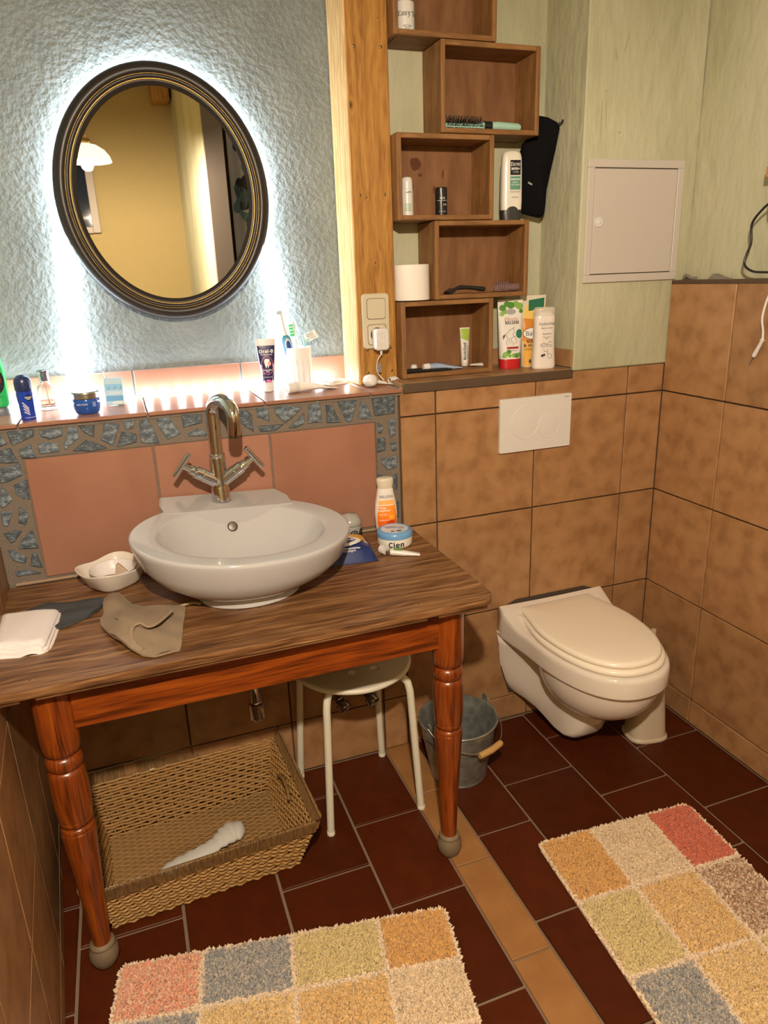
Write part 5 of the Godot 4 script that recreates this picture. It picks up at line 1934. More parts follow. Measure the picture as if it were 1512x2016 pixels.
	b.tube(PackedVector3Array([Vector3.ZERO, lean * Vector3(0, 0.09, 0), lean * Vector3(-0.004, 0.125, 0), lean * Vector3(-0.008, 0.142, 0)]), [0.004, 0.0055, 0.005, 0.0025], 10, false, true, 0.6)
	part(t, "handle", b, mat("aqua_handle", L(0.40, 0.62, 0.60), 0.2))
	for k in 4:
		b = MB.new()
		b.box(Vector3(0.003, 0.112 + k * 0.005, 0.004), Vector3(0.010, 0.002, 0.004), 0.0005)
		part(t, "grip_rib", b, mat("teal_rib", L(0.10, 0.36, 0.36), 0.4))
	# ---- care tag of the string light
	t = thing("paper_tag", "printed white paper tag hanging on the string light beside the brushes", "tag", Vector3(0.478, 1.311, -0.226), -0.05)
	var tt := Transform3D(Basis(Vector3.BACK, 0.42), Vector3.ZERO)
	b = MB.new()
	b.extrude(rect(-0.019, -0.0125, 0.019, 0.0125), -0.0003, 0.0003, 0.0, func(p: Vector3) -> Vector3: return tt * p)
	part(t, "paper", b, M.white_matte)
	var tm := flat_map(tt * Transform3D(Basis(), Vector3(0, 0, 0.0004)))
	for q in [[-0.007, 0.005], [0.004, 0.005]]:
		for k in 12:
			var a0 := TAU * k / 12.0
			var a1 := TAU * (k + 1) / 12.0
			patch(t, "symbol_print", PackedVector2Array([Vector2(q[0] + cos(a0) * 0.0028, q[1] + sin(a0) * 0.0028), Vector2(q[0] + cos(a0) * 0.0042, q[1] + sin(a0) * 0.0042), Vector2(q[0] + cos(a1) * 0.0042, q[1] + sin(a1) * 0.0042), Vector2(q[0] + cos(a1) * 0.0028, q[1] + sin(a1) * 0.0028)]), tm, M.ink, 0.0002)
	for k in 3:
		patch(t, "line_print", rect(-0.012 + 0.006 * k, -0.003 - 0.003 * k, 0.012, -0.0022 - 0.003 * k), tm, M.ink, 0.0002)
	t = thing("paper_tag", "plain pale tag sticking out left of the blue toothbrush", "tag", Vector3(0.390, 1.300, -0.226))
	tt = Transform3D(Basis(Vector3.BACK, 0.12), Vector3.ZERO)
	b = MB.new()
	b.extrude(rect(-0.02, -0.007, 0.02, 0.007), -0.0003, 0.0003, 0.0, func(p: Vector3) -> Vector3: return tt * p)
	part(t, "paper", b, M.white_matte)
	# ---- tube lying on the ledge
	t = thing("cream_tube", "white tube lying on the ledge in front of the mug", "tube", Vector3(0.365, LEDGE, -0.085), 0.20)
	b = MB.new()
	var side := Transform3D(Basis(Vector3.BACK, -PI / 2), Vector3(0, 0.0150, 0))
	var tb := MB.new()
	sections(tb, [[0.030, 0.0145, 0.0135, 2.0], [0.045, 0.0140, 0.0145, 2.0], [0.09, 0.008, 0.018, 2.2], [0.135, 0.002, 0.021, 2.2], [0.148, 0.001, 0.021, 2.0]])
	for i in tb.v.size():
		tb.v[i] = side * tb.v[i] + Vector3(0, -0.012 * smoothstep(0.06, 0.148, tb.v[i].y), 0)
		tb.n[i] = side.basis * tb.n[i]
	part(t, "tube", tb, mat("tube_cream", L(0.74, 0.70, 0.66), 0.3))
	tb = MB.new()
	tb.lathe([[0.0, 0.0], [0.0135, 0.0], [0.0148, 0.002], [0.0148, 0.032], [0.0, 0.033]], 28)
	for i in tb.v.size():
		tb.v[i] = side * tb.v[i]
		tb.n[i] = side.basis * tb.n[i]
	part(t, "cap", tb, M.white)
	patch(t, "label_print", rect(0.10, -0.015, 0.146, 0.015), func(p: Vector3) -> Vector3: return Vector3(p.x, 0.0165 - 0.0005 + (0.0065 - 0.0155 * smoothstep(0.08, 0.148, p.x)) + p.z, -p.y), mat("gold_print", L(0.55, 0.38, 0.12), 0.35))


func build_shelf_things() -> void:
	# ---- topmost box: self-tan bottle
	var t := thing("spray_bottle", "white bottle with a red cap in the topmost wooden box", "bottle", Vector3(0.755, 2.0655, -0.125), -0.2)
	var b := MB.new()
	b.lathe([[0.0, 0.0], [0.0255, 0.0005], [0.027, 0.002], [0.027, 0.066], [0.0255, 0.070], [0.0, 0.0705]], 32)
	part(t, "bottle", b, M.white)
	b = MB.new()
	b.lathe([[0.021, 0.070], [0.0215, 0.071], [0.0215, 0.10], [0.019, 0.112], [0.0, 0.113]], 28)
	part(t, "cap", b, M.red_plastic)
	lettering(t, "Easy Tan", 0.011, cyl_map(0.027, 0.040, 0.42), M.ink, Vector2.ZERO, false, true, "Droid Serif")
	lettering(t, "SELF TAN", 0.0035, cyl_map(0.027, 0.012, 0.1), M.ink)
	lettering(t, "200 ml", 0.003, cyl_map(0.027, 0.007, 0.1), M.ink)
	# ---- hairbrush
	t = thing("hair_brush", "mint green round hairbrush with black bristles in a wooden box", "hairbrush", Vector3(0.985, 1.8445, -0.115), 0.03)
	var mint := mat("mint_plastic", L(0.34, 0.56, 0.48), 0.35)
	b = MB.new()
	b.tube(P3([[0.02, 0.0125, 0], [0.04, 0.0125, 0], [0.105, 0.0115, 0], [0.112, 0.0115, 0]]), [0.010, 0.0122, 0.0112, 0.009], 18)
	part(t, "handle", b, mint)
	b = MB.new()
	b.tube(P3([[-0.005, 0.0125, 0], [0.02, 0.0125, 0]]), 0.0118, 18)
	part(t, "collar", b, M.black)
	b = MB.new()
	b.tube(P3([[-0.128, 0.0085, 0], [-0.02, 0.0085, 0], [-0.004, 0.0125, 0]]), [0.008, 0.009, 0.0115], 16)
	part(t, "core", b, mint)
	b = MB.new()
	for i in 24:
		for j in 9:
			var x := -0.124 + i * 0.0047 + 0.002 * (j % 2)
			var a := -0.5 + (j / 8.0) * (PI + 1.0)
			var d := Vector3(rng.randf_range(-0.15, 0.15), sin(a), cos(a)).normalized()
			b.tube(PackedVector3Array([Vector3(x, 0.0095, 0), Vector3(x, 0.0095, 0) + d * 0.026]), [0.0012, 0.0007], 3, false, false)
	part(t, "bristles", b, M.black).set_meta("kind", "stuff")
	# ---- two small deodorants
	t = thing("spray_can", "small white spray can in the stained wooden box", "spray can", Vector3(0.758, 1.6265, -0.14), -0.15)
	b = MB.new()
	b.lathe([[0.0, 0.0], [0.0155, 0.0], [0.0168, 0.002], [0.0168, 0.066], [0.0160, 0.070], null, [0.0160, 0.070], [0.0162, 0.071], [0.0160, 0.088], [0.0145, 0.098], [0.009, 0.1015], [0.0, 0.102]], 28)
	part(t, "can", b, M.white)
	lettering(t, "sanft", 0.0045, cyl_map(0.0168, 0.062, 0.0), M.ink, Vector2.ZERO, true)
	patch(t, "label_print", rect(-0.013, 0.012, 0.010, 0.034), cyl_map(0.0168), mat("pale_green_print", L(0.50, 0.58, 0.46), 0.4))
	for k in 4:
		patch(t, "line_print", rect(-0.010, 0.015 + k * 0.005, 0.006, 0.0162 + k * 0.005), cyl_map(0.0168), mat("green_ink", L(0.20, 0.32, 0.20), 0.5), 0.0007)
	t = thing("deodorant_stick", "small black deodorant bottle in the stained wooden box", "deodorant", Vector3(0.862, 1.6265, -0.14), -0.2)
	b = MB.new()
	b.lathe([[0.0, 0.0], [0.0155, 0.0], [0.0168, 0.002], [0.0168, 0.040], null, [0.0168, 0.040], [0.0162, 0.0402], [0.0162, 0.042], [0.0168, 0.0422], [0.0168, 0.073], [0.0155, 0.0755], [0.0, 0.076]], 28)
	part(t, "bottle", b, M.black)
	var grey := mat("grey_print", L(0.45, 0.45, 0.46), 0.4)
	patch(t, "line_print", rect(-0.016, 0.0400, 0.016, 0.0414), cyl_map(0.0168), grey)
	lettering(t, "MEN", 0.005, cyl_map(0.0168, 0.047), grey, Vector2(0.0, 0.0), true)
	lettering(t, "24h", 0.005, cyl_map(0.0168, 0.030), grey, Vector2(0.007, 0.0), false, true)
	lettering(t, "DEO STICK", 0.003, cyl_map(0.0168, 0.012), grey)
	# ---- shower gel on the fourth box
	t = thing("shower_gel_bottle", "tall white shower gel bottle with a black base on the wooden box", "bottle", Vector3(1.066, 1.6115, -0.105), -0.22)
	var rows := [[0.026, 0.0300, 0.0185, 3.2], [0.05, 0.0312, 0.019, 3.2], [0.13, 0.0300, 0.018, 3.2], [0.165, 0.0285, 0.017, 3.2], [0.176, 0.0255, 0.014, 3.0], [0.181, 0.016, 0.009, 2.6]]
	b = MB.new()
	sections(b, rows)
	part(t, "bottle", b, mat("pearl_white", L(0.70, 0.66, 0.60), 0.25))
	b = MB.new()
	sections(b, [[0.0, 0.0290, 0.018, 3.0], [0.015, 0.0300, 0.0185, 3.2], [0.027, 0.0302, 0.0187, 3.2]])
	part(t, "cap", b, mat("charcoal_cap", L(0.03, 0.03, 0.03), 0.35))
	patch(t, "cap_print", ellipse(0.0, 0.024, 0.017, 0.012), sec_map(rows), mat("charcoal_cap", L(0.03, 0.03, 0.03), 0.35), 0.0006)
	patch(t, "label_print", rect(-0.008, 0.118, 0.023, 0.157), sec_map(rows), M.black)
	patch(t, "label_print", rect(-0.008, 0.080, 0.023, 0.115), sec_map(rows), mat("sea_green_print", L(0.10, 0.28, 0.20), 0.4))
	patch(t, "label_print", rect(-0.008, 0.072, 0.023, 0.077), sec_map(rows), grey)
	lettering(t, "Dove", 0.0098, sec_map(rows), M.white_ink, Vector2(0.0075, 0.1465), false, true, "Droid Serif", 0.0, 0.85)
	lettering(t, "MEN+", 0.0065, sec_map(rows), M.white_ink, Vector2(0.0075, 0.1345), true)
	lettering(t, "+CARE", 0.0045, sec_map(rows), grey, Vector2(0.0075, 0.126))
	lettering(t, "SENSITIVE", 0.0042, sec_map(rows), M.white_ink, Vector2(0.0075, 0.107), true)
	lettering(t, "BODY +", 0.0035, sec_map(rows), M.white_ink, Vector2(0.0075, 0.099))
	lettering(t, "FACE WASH", 0.0035, sec_map(rows), M.white_ink, Vector2(0.0075, 0.093))
	lettering(t, "DUSCHGEL", 0.003, sec_map(rows), M.ink, Vector2(0.0075, 0.060))
	# ---- black bag hanging in the niche corner
	t = thing("toiletry_bag", "black cloth bag hanging in the niche corner behind the shower gel", "bag", Vector3(1.165, 1.755, -0.145), 0.0)
	var outline := P2([-0.024, 0.146, 0.006, 0.140, 0.030, 0.132, 0.052, 0.118, 0.060, 0.108, 0.058, 0.094, 0.055, 0.060, 0.050, 0.0, 0.044, -0.06, 0.040, -0.105, 0.036, -0.126, 0.026, -0.134, -0.005, -0.128, -0.045, -0.118, -0.048, -0.05, -0.047, 0.0, -0.044, 0.040, -0.034, 0.068, -0.024, 0.076])
	rows = []
	var nn := outline.size()
	var cen := Vector2(0.005, 0.0)
	for k in 7:
		var f := [1.0, 1.0, 0.93, 0.8, 0.55, 0.28, 0.02][k] as float
		var z := [-0.012, -0.002, 0.008, 0.014, 0.019, 0.021, 0.022][k] as float
		var row := PackedVector3Array()
		for i in nn:
			var p: Vector2 = cen + (outline[nn - 1 - i] - cen) * f
			row.append(Vector3(p.x, p.y, z + 0.0035 * sin(p.x * 130.0 + p.y * 20.0) * (1.0 if k > 0 else 0.0) + 0.9 * maxf(0.0, p.x) * maxf(0.0, p.y + 0.06) * 4.0))
		rows.append(row)
	b = MB.new()
	b.grid(rows, true, false)
	b.cap(rows[0], true)
	part(t, "cloth", b, M.black_cloth)
	b = MB.new()
	b.box(Vector3(-0.026, -0.043, 0.0235), Vector3(0.015, 0.005, 0.0012), 0.0004, Basis(Vector3.BACK, -0.4))
	part(t, "label_tag", b, mat("grey_label", L(0.32, 0.33, 0.35), 0.5))
	b = MB.new()
	b.tube(spline(P3([[0.050, 0.112, 0.04], [0.060, 0.115, 0.045], [0.063, 0.122, 0.045]]), 5), 0.003, 8)
	part(t, "hook_loop", b, M.black)
	# ---- toilet roll
	t = thing("toilet_roll", "white toilet paper roll standing on the lowest wooden box", "toilet roll", Vector3(0.762, 1.3995, -0.135))
	b = MB.new()
	b.lathe([[0.020, 0.001], [0.0515, 0.001], [0.053, 0.003], [0.053, 0.097], [0.0515, 0.099], [0.020, 0.099], null, [0.020, 0.099], [0.020, 0.001]], 48)
	var paper := mat("tissue", L(0.78, 0.74, 0.69), 0.95)
	bump(triplanar(paper, Vector3(14, 14, 14)), noise_tex(301, 0.03, [], 256, 3), 0.05)
	part(t, "paper", b, paper)
	# ---- razor
	t = thing("razor", "black disposable razor lying in a wooden box", "razor", Vector3(0.918, 1.4140, -0.105), 0.03)
	b = MB.new()
	b.tube(spline(P3([[-0.035, 0.012, 0], [-0.012, 0.017, 0], [0.02, 0.015, 0], [0.05, 0.011, 0], [0.069, 0.009, 0]]), 6), [0.003, 0.0035, 0.0045, 0.005, 0.0058, 0.006, 0.0062, 0.0062, 0.0060, 0.0058, 0.0056, 0.0055, 0.0056, 0.0058, 0.0060, 0.0062, 0.0064, 0.0066, 0.0068, 0.0070, 0.0070, 0.0070, 0.0066, 0.0056, 0.003], 12)
	part(t, "handle", b, M.black)
	b = MB.new()
	b.box(Vector3(-0.048, 0.007, 0), Vector3(0.026, 0.009, 0.040), 0.003, Basis(Vector3.BACK, 0.5))
	part(t, "blade_head", b, M.black)
	# ---- clear spiral brush
	t = thing("bristle_brush", "small clear brush with ribbed teeth lying in a wooden box", "brush", Vector3(1.062, 1.4135, -0.120), 0.0)
	var clear := mat("smoked_clear", Color(0.72, 0.60, 0.60, 0.35), 0.08)
	clear.refraction_enabled = true
	clear.refraction_scale = 0.04
	b = MB.new()
	b.box(Vector3(0.02, 0.012, 0), Vector3(0.05, 0.020, 0.026), 0.005)
	part(t, "handle", b, clear)
	for k in 6:
		b = MB.new()
		b.tube(spline(P3([[-0.038 + k * 0.007, 0.002, 0.012], [-0.034 + k * 0.007, 0.018, 0.014], [-0.028 + k * 0.007, 0.028, 0.0], [-0.030 + k * 0.007, 0.018, -0.014], [-0.036 + k * 0.007, 0.002, -0.012]]), 5), 0.0024, 8)
		part(t, "tooth", b, clear)
	# ---- lowest box: tubes, pencil
	t = thing("cream_tube", "slim white tube with a green end standing in the lowest wooden box", "tube", Vector3(0.946, 1.1965, -0.160), -0.15)
	rows = [[0.018, 0.0115, 0.0095, 2.0], [0.05, 0.0130, 0.0080, 2.2], [0.09, 0.0150, 0.0045, 2.2], [0.116, 0.0165, 0.0010, 2.0]]
	b = MB.new()
	sections(b, rows)
	part(t, "tube", b, M.white)
	b = MB.new()
	b.lathe([[0.0, 0.0], [0.0105, 0.0005], [0.0112, 0.018], [0.0, 0.0185]], 24)
	part(t, "cap", b, M.white)
	patch(t, "label_print", P2([-0.0135, 0.085, 0.0135, 0.075, 0.0150, 0.112, -0.0150, 0.112]), sec_map(rows), mat("lime_print", L(0.33, 0.48, 0.06), 0.35))
	lettering(t, "Multilind", 0.0085, sec_map(rows), M.ink, Vector2(-0.002, 0.045), true, false, "Droid Sans", PI / 2)
	patch(t, "line_print", rect(0.006, 0.022, 0.0085, 0.064), sec_map(rows), mat("leaf_green", L(0.10, 0.33, 0.07), 0.35))
	t = thing("toothpaste_tube", "blue and white tube lying in the lowest wooden box", "tube", Vector3(0.832, 1.1965, -0.110), 0.04)
	b = MB.new()
	b.tube(P3([[-0.03, 0.0125, 0], [-0.022, 0.0125, 0], [0.0, 0.0120, 0], [0.04, 0.0085, 0], [0.075, 0.0035, 0]]), [0.0115, 0.0125, 0.0140, 0.0165, 0.0170], 18, false, true, 0.75)
	for i in b.v.size():
		var f := smoothstep(0.0, 0.075, b.v[i].x)
		b.v[i].y = lerpf(b.v[i].y, 0.0035 + (b.v[i].y - 0.0035) * 0.12, f)
	part(t, "tube", b, mat("blue_white_tube", L(0.30, 0.38, 0.55), 0.3))
	b = MB.new()
	b.tube(P3([[-0.048, 0.0125, 0], [-0.046, 0.0125, 0], [-0.030, 0.0125, 0]]), [0.008, 0.010, 0.0112], 16)
	part(t, "cap", b, M.white)
	patch(t, "label_print", ellipse(0.012, 0.0, 0.024, 0.0075), func(p: Vector3) -> Vector3: return Vector3(p.x, 0.0228 - 0.13 * maxf(0.0, p.x) + p.z, -p.y), mat("navy_print", L(0.01, 0.015, 0.06), 0.3), 0.0012)
	lettering(t, "Kukident", 0.008, func(p: Vector3) -> Vector3: return Vector3(p.x, 0.0232 - 0.13 * maxf(0.0, p.x) + p.z, -p.y), M.white_ink, Vector2(0.012, 0.0), true)
	t = thing("eyeliner_pencil", "black cosmetic pencil lying at the front of the lowest wooden box", "pencil", Vector3(0.775, 1.1965, -0.092), -0.04)
	b = MB.new()
	b.tube(P3([[-0.058, 0.007, 0], [-0.004, 0.0068, 0], [0.0, 0.005, 0], [0.075, 0.0045, 0], [0.096, 0.0035, 0]]), [0.0066, 0.0066, 0.0045, 0.0042, 0.0015], 12)
	part(t, "barrel", b, M.black)
	t = thing("bottle_cap", "small white cap lying in the lowest wooden box", "cap", Vector3(0.765, 1.1965, -0.135), 0.0)
	b = MB.new()
	b.lathe([[0.0, 0.0], [0.0105, 0.0], [0.011, 0.002], [0.010, 0.014], [0.008, 0.019], [0.0, 0.020]], 20)
	part(t, "cap", b, M.white)
	t = thing("cream_tube", "tiny white sample tube lying in the corner of the lowest wooden box", "tube", Vector3(0.968, 1.1965, -0.125), 0.15)
	b = MB.new()
	b.tube(P3([[-0.024, 0.0065, 0], [-0.020, 0.0065, 0], [-0.012, 0.0065, 0], [0.012, 0.0050, 0], [0.019, 0.0045, 0]]), [0.003, 0.0045, 0.0062, 0.0095, 0.0105], 14, false, true, 0.55)
	part(t, "tube", b, M.white)
	for k in 3:
		patch(t, "line_print", rect(-0.008, -0.003 + k * 0.002, 0.008, -0.0022 + k * 0.002), func(p: Vector3) -> Vector3: return Vector3(p.x, 0.0108 + p.z, -p.y), M.ink, 0.0003)
	# ---- niche shelf: horse balm, refill pouch, lotion
	t = thing("balm_tube", "white horse balm tube with green clover print and a red cap", "tube", Vector3(1.087, BOARD, -0.132), -0.18)
	rows = [[0.030, 0.0330, 0.0225, 2.4], [0.05, 0.0345, 0.0210, 2.4], [0.12, 0.0375, 0.0130, 2.6], [0.185, 0.0405, 0.0035, 2.4], [0.207, 0.0412, 0.0013, 2.2]]
	b = MB.new()
	sections(b, rows, 36)
	part(t, "tube", b, mat("tube_gloss", L(0.76, 0.74, 0.72), 0.2))
	b = MB.new()
	sections(b, [[0.0, 0.0300, 0.0205, 2.4], [0.003, 0.0315, 0.0215, 2.4], [0.026, 0.0325, 0.0222, 2.4], [0.030, 0.0315, 0.0210, 2.4]], 36)
	part(t, "cap", b, M.red_plastic)
	var green_a := mat("clover_print", L(0.08, 0.25, 0.03), 0.35)
	var green_b := mat("clover_light_print", L(0.22, 0.42, 0.08), 0.35)
	for q in [[-0.026, 0.183, 0.011], [-0.012, 0.194, 0.010], [0.0, 0.190, 0.012], [0.016, 0.193, 0.011], [0.028, 0.187, 0.012], [-0.030, 0.165, 0.008], [-0.020, 0.172, 0.009], [0.033, 0.172, 0.007], [-0.018, 0.045, 0.009], [-0.009, 0.052, 0.008], [-0.022, 0.039, 0.007], [0.008, 0.041, 0.008], [0.018, 0.040, 0.009], [0.026, 0.043, 0.007], [-0.006, 0.040, 0.006]]:
		patch(t, "clover_print", ellipse(q[0], q[1], q[2], q[2] * 0.85, 14), sec_map(rows), green_a if rng.randf() < 0.45 else green_b, rng.randf_range(0.0004, 0.0007))
	patch(t, "badge_print", ellipse(0.0, 0.171, 0.016, 0.0085, 20), sec_map(rows), mat("silver_badge", L(0.36, 0.37, 0.38), 0.3), 0.0009)
	lettering(t, "Pferde", 0.010, sec_map(rows), mat("rose_ink", L(0.55, 0.16, 0.12), 0.4), Vector2(0.001, 0.149), false, true, "Droid Serif")
	lettering(t, "BALSAM", 0.0095, sec_map(rows), M.ink, Vector2(0.003, 0.139), true, false, "Droid Sans", 0.0, 0.85)
	# line drawing of a horse
	for q in [[[0.012, 0.128], [0.004, 0.120], [-0.004, 0.118], [-0.010, 0.110]], [[0.006, 0.124], [0.010, 0.112], [0.004, 0.104], [0.010, 0.098], [0.014, 0.090]], [[-0.010, 0.112], [-0.016, 0.104], [-0.012, 0.092], [-0.016, 0.080], [-0.013, 0.072]], [[0.012, 0.098], [0.002, 0.094], [0.000, 0.084], [0.006, 0.078], [0.004, 0.071]], [[0.014, 0.092], [0.016, 0.082], [0.011, 0.076]], [[-0.004, 0.094], [-0.008, 0.084], [-0.003, 0.076]], [[-0.016, 0.104], [-0.024, 0.098], [-0.025, 0.088]]]:
		b = MB.new()
		var pts := PackedVector3Array()
		for w in q:
			pts.append(Vector3(w[0], w[1], 0.0004))
		var sp := spline(pts, 5)
		var mapped := PackedVector3Array()
		for p in sp:
			mapped.append(sec_map(rows).call(p))
		b.tube(mapped, 0.0005, 4)
		part(t, "line_print", b, M.ink)
	patch(t, "line_print", P2([-0.030, 0.098, -0.026, 0.090, -0.019, 0.098, -0.020, 0.106]), sec_map(rows), mat("charcoal_ink", L(0.10, 0.10, 0.09), 0.5))
	patch(t, "badge_print", ellipse(0.026, 0.105, 0.0115, 0.0135, 20), sec_map(rows), mat("emerald_print", L(0.02, 0.20, 0.13), 0.35), 0.0008)
	patch(t, "label_print", rect(-0.015, 0.0605, 0.023, 0.067), sec_map(rows), mat("crimson_print", L(0.35, 0.02, 0.03), 0.35))
	lettering(t, "mit Rosskastanie", 0.003, sec_map(rows), M.ink, Vector2(0.003, 0.0555))
	t = thing("refill_pouch", "yellow honey soap refill pouch standing behind the lotion bottle", "pouch", Vector3(1.168, BOARD, -0.134), -0.12)
	rows = [[0.0, 0.034, 0.020, 2.6], [0.004, 0.036, 0.022, 2.6], [0.05, 0.037, 0.020, 2.6], [0.12, 0.040, 0.014, 2.6], [0.19, 0.043, 0.004, 2.4], [0.216, 0.044, 0.0012, 2.2]]
	b = MB.new()
	sections(b, rows, 36)
	part(t, "pouch", b, mat("pouch_clear", L(0.66, 0.60, 0.48), 0.2))
	patch(t, "label_print", P2([-0.035, 0.004, 0.035, 0.004, 0.038, 0.12, -0.038, 0.12]), sec_map(rows), mat("honey_print", L(0.74, 0.40, 0.07), 0.3))
	patch(t, "label_print", P2([-0.036, 0.080, 0.036, 0.075, 0.040, 0.175, -0.030, 0.178, -0.036, 0.14]), sec_map(rows), mat("amber_print", L(0.62, 0.24, 0.04), 0.3), 0.0007)
	patch(t, "label_print", P2([-0.036, 0.150, 0.036, 0.14, 0.041, 0.185, -0.028, 0.188]), sec_map(rows), mat("lemon_print", L(0.78, 0.55, 0.16), 0.3), 0.001)
	patch(t, "label_print", P2([-0.018, 0.170, 0.034, 0.176, 0.036, 0.208, -0.016, 0.202]), sec_map(rows), mat("bottle_green", L(0.012, 0.14, 0.08), 0.3), 0.0014)
	lettering(t, "Die kräftige", 0.0055, sec_map(rows), M.white_ink, Vector2(0.008, 0.197), false, false, "Droid Sans", 0.1)
	lettering(t, "68% weniger", 0.0065, sec_map(rows), M.white_ink, Vector2(0.008, 0.185), true, true, "Droid Sans", 0.1)
	patch(t, "badge_print", ellipse(-0.006, 0.103, 0.030, 0.018, 28), sec_map(rows), M.ink, 0.0012)
	patch(t, "badge_print", ellipse(-0.006, 0.103, 0.0285, 0.0166, 28), sec_map(rows), M.white_ink, 0.0016)
	lettering(t, "Balea", 0.0135, func(p: Vector3) -> Vector3: return sec_map(rows).call(p + Vector3(0, 0, 0.0014)), M.ink, Vector2(-0.006, 0.103))
	lettering(t, "Milch", 0.0095, sec_map(rows), M.ink, Vector2(-0.008, 0.079), true)
	lettering(t, "& Honig", 0.0095, sec_map(rows), M.ink, Vector2(-0.008, 0.067), true)
	lettering(t, "CREMESEIFE", 0.0062, sec_map(rows), M.ink, Vector2(-0.008, 0.055))
	patch(t, "badge_print", ellipse(-0.012, 0.018, 0.0065, 0.0065, 18), sec_map(rows), M.ink, 0.0008)
	t = thing("lotion_bottle", "white body lotion bottle with a clear cap on the niche shelf", "bottle", Vector3(1.172, BOARD, -0.074), -0.16)
	rows = [[0.0, 0.034, 0.0215, 2.8], [0.003, 0.0365, 0.0230, 2.8], [0.01, 0.0370, 0.0235, 2.8], [0.06, 0.0335, 0.0215, 2.8], [0.10, 0.0320, 0.0205, 2.8], [0.148, 0.0325, 0.0205, 2.8], [0.158, 0.0315, 0.0195, 2.6], [0.166, 0.0260, 0.0175, 2.4], [0.170, 0.016, 0.014, 2.2]]
	b = MB.new()
	sections(b, rows, 36)
	part(t, "bottle", b, mat("lotion_white", L(0.76, 0.70, 0.66), 0.25))
	b = MB.new()
	sections(b, [[0.157, 0.0325, 0.0210, 2.6], [0.176, 0.0325, 0.0210, 2.6], [0.181, 0.0305, 0.0195, 2.6], [0.183, 0.026, 0.016, 2.6]], 36)
	var cc := mat("clear_cap", Color(0.95, 0.93, 0.9, 0.35), 0.12)
	cc.transparency = BaseMaterial3D.TRANSPARENCY_ALPHA
	part(t, "cap", b, cc)
	var gi := mat("grey_ink", L(0.10, 0.09, 0.10), 0.5)
	lettering(t, "HydroVital", 0.0085, sec_map(rows), gi, Vector2(0.002, 0.134), false, false, "Droid Sans", 0.0, 0.9)
	patch(t, "line_print", P2([-0.017, 0.1205, 0.019, 0.1205, 0.019, 0.1225, 0.0, 0.1215, -0.017, 0.1225]), sec_map(rows), gi)
	lettering(t, "Bodylotion", 0.0042, sec_map(rows), gi, Vector2(0.002, 0.1045))
	lettering(t, "für trockene", 0.003, sec_map(rows), gi, Vector2(0.002, 0.095))
	lettering(t, "Haut", 0.003, sec_map(rows), gi, Vector2(0.002, 0.0905))
	for q in [[[-0.018, 0.072], [-0.008, 0.078], [0.004, 0.074], [0.012, 0.082], [0.020, 0.076]], [[-0.019, 0.070], [0.0, 0.072], [0.020, 0.070]], [[-0.016, 0.066], [0.004, 0.067], [0.019, 0.066]], [[0.004, 0.060], [0.006, 0.048], [0.004, 0.036]], [[0.004, 0.050], [-0.006, 0.054], [-0.008, 0.058]], [[0.005, 0.046], [0.014, 0.044], [0.019, 0.036], [0.012, 0.030], [0.006, 0.036]]]:
		b = MB.new()
		var mapped := PackedVector3Array()
		var pts := PackedVector3Array()
		for w in q:
			pts.append(Vector3(w[0], w[1], 0.0004))
		for p in spline(pts, 5):
			mapped.append(sec_map(rows).call(p))
		b.tube(mapped, 0.0006, 4)
		part(t, "line_print", b, gi)
	patch(t, "line_print", ellipse(-0.012, 0.040, 0.0045, 0.004, 12), sec_map(rows), M.ink)
	patch(t, "line_print", ellipse(-0.006, 0.042, 0.0035, 0.004, 12), sec_map(rows), M.ink)


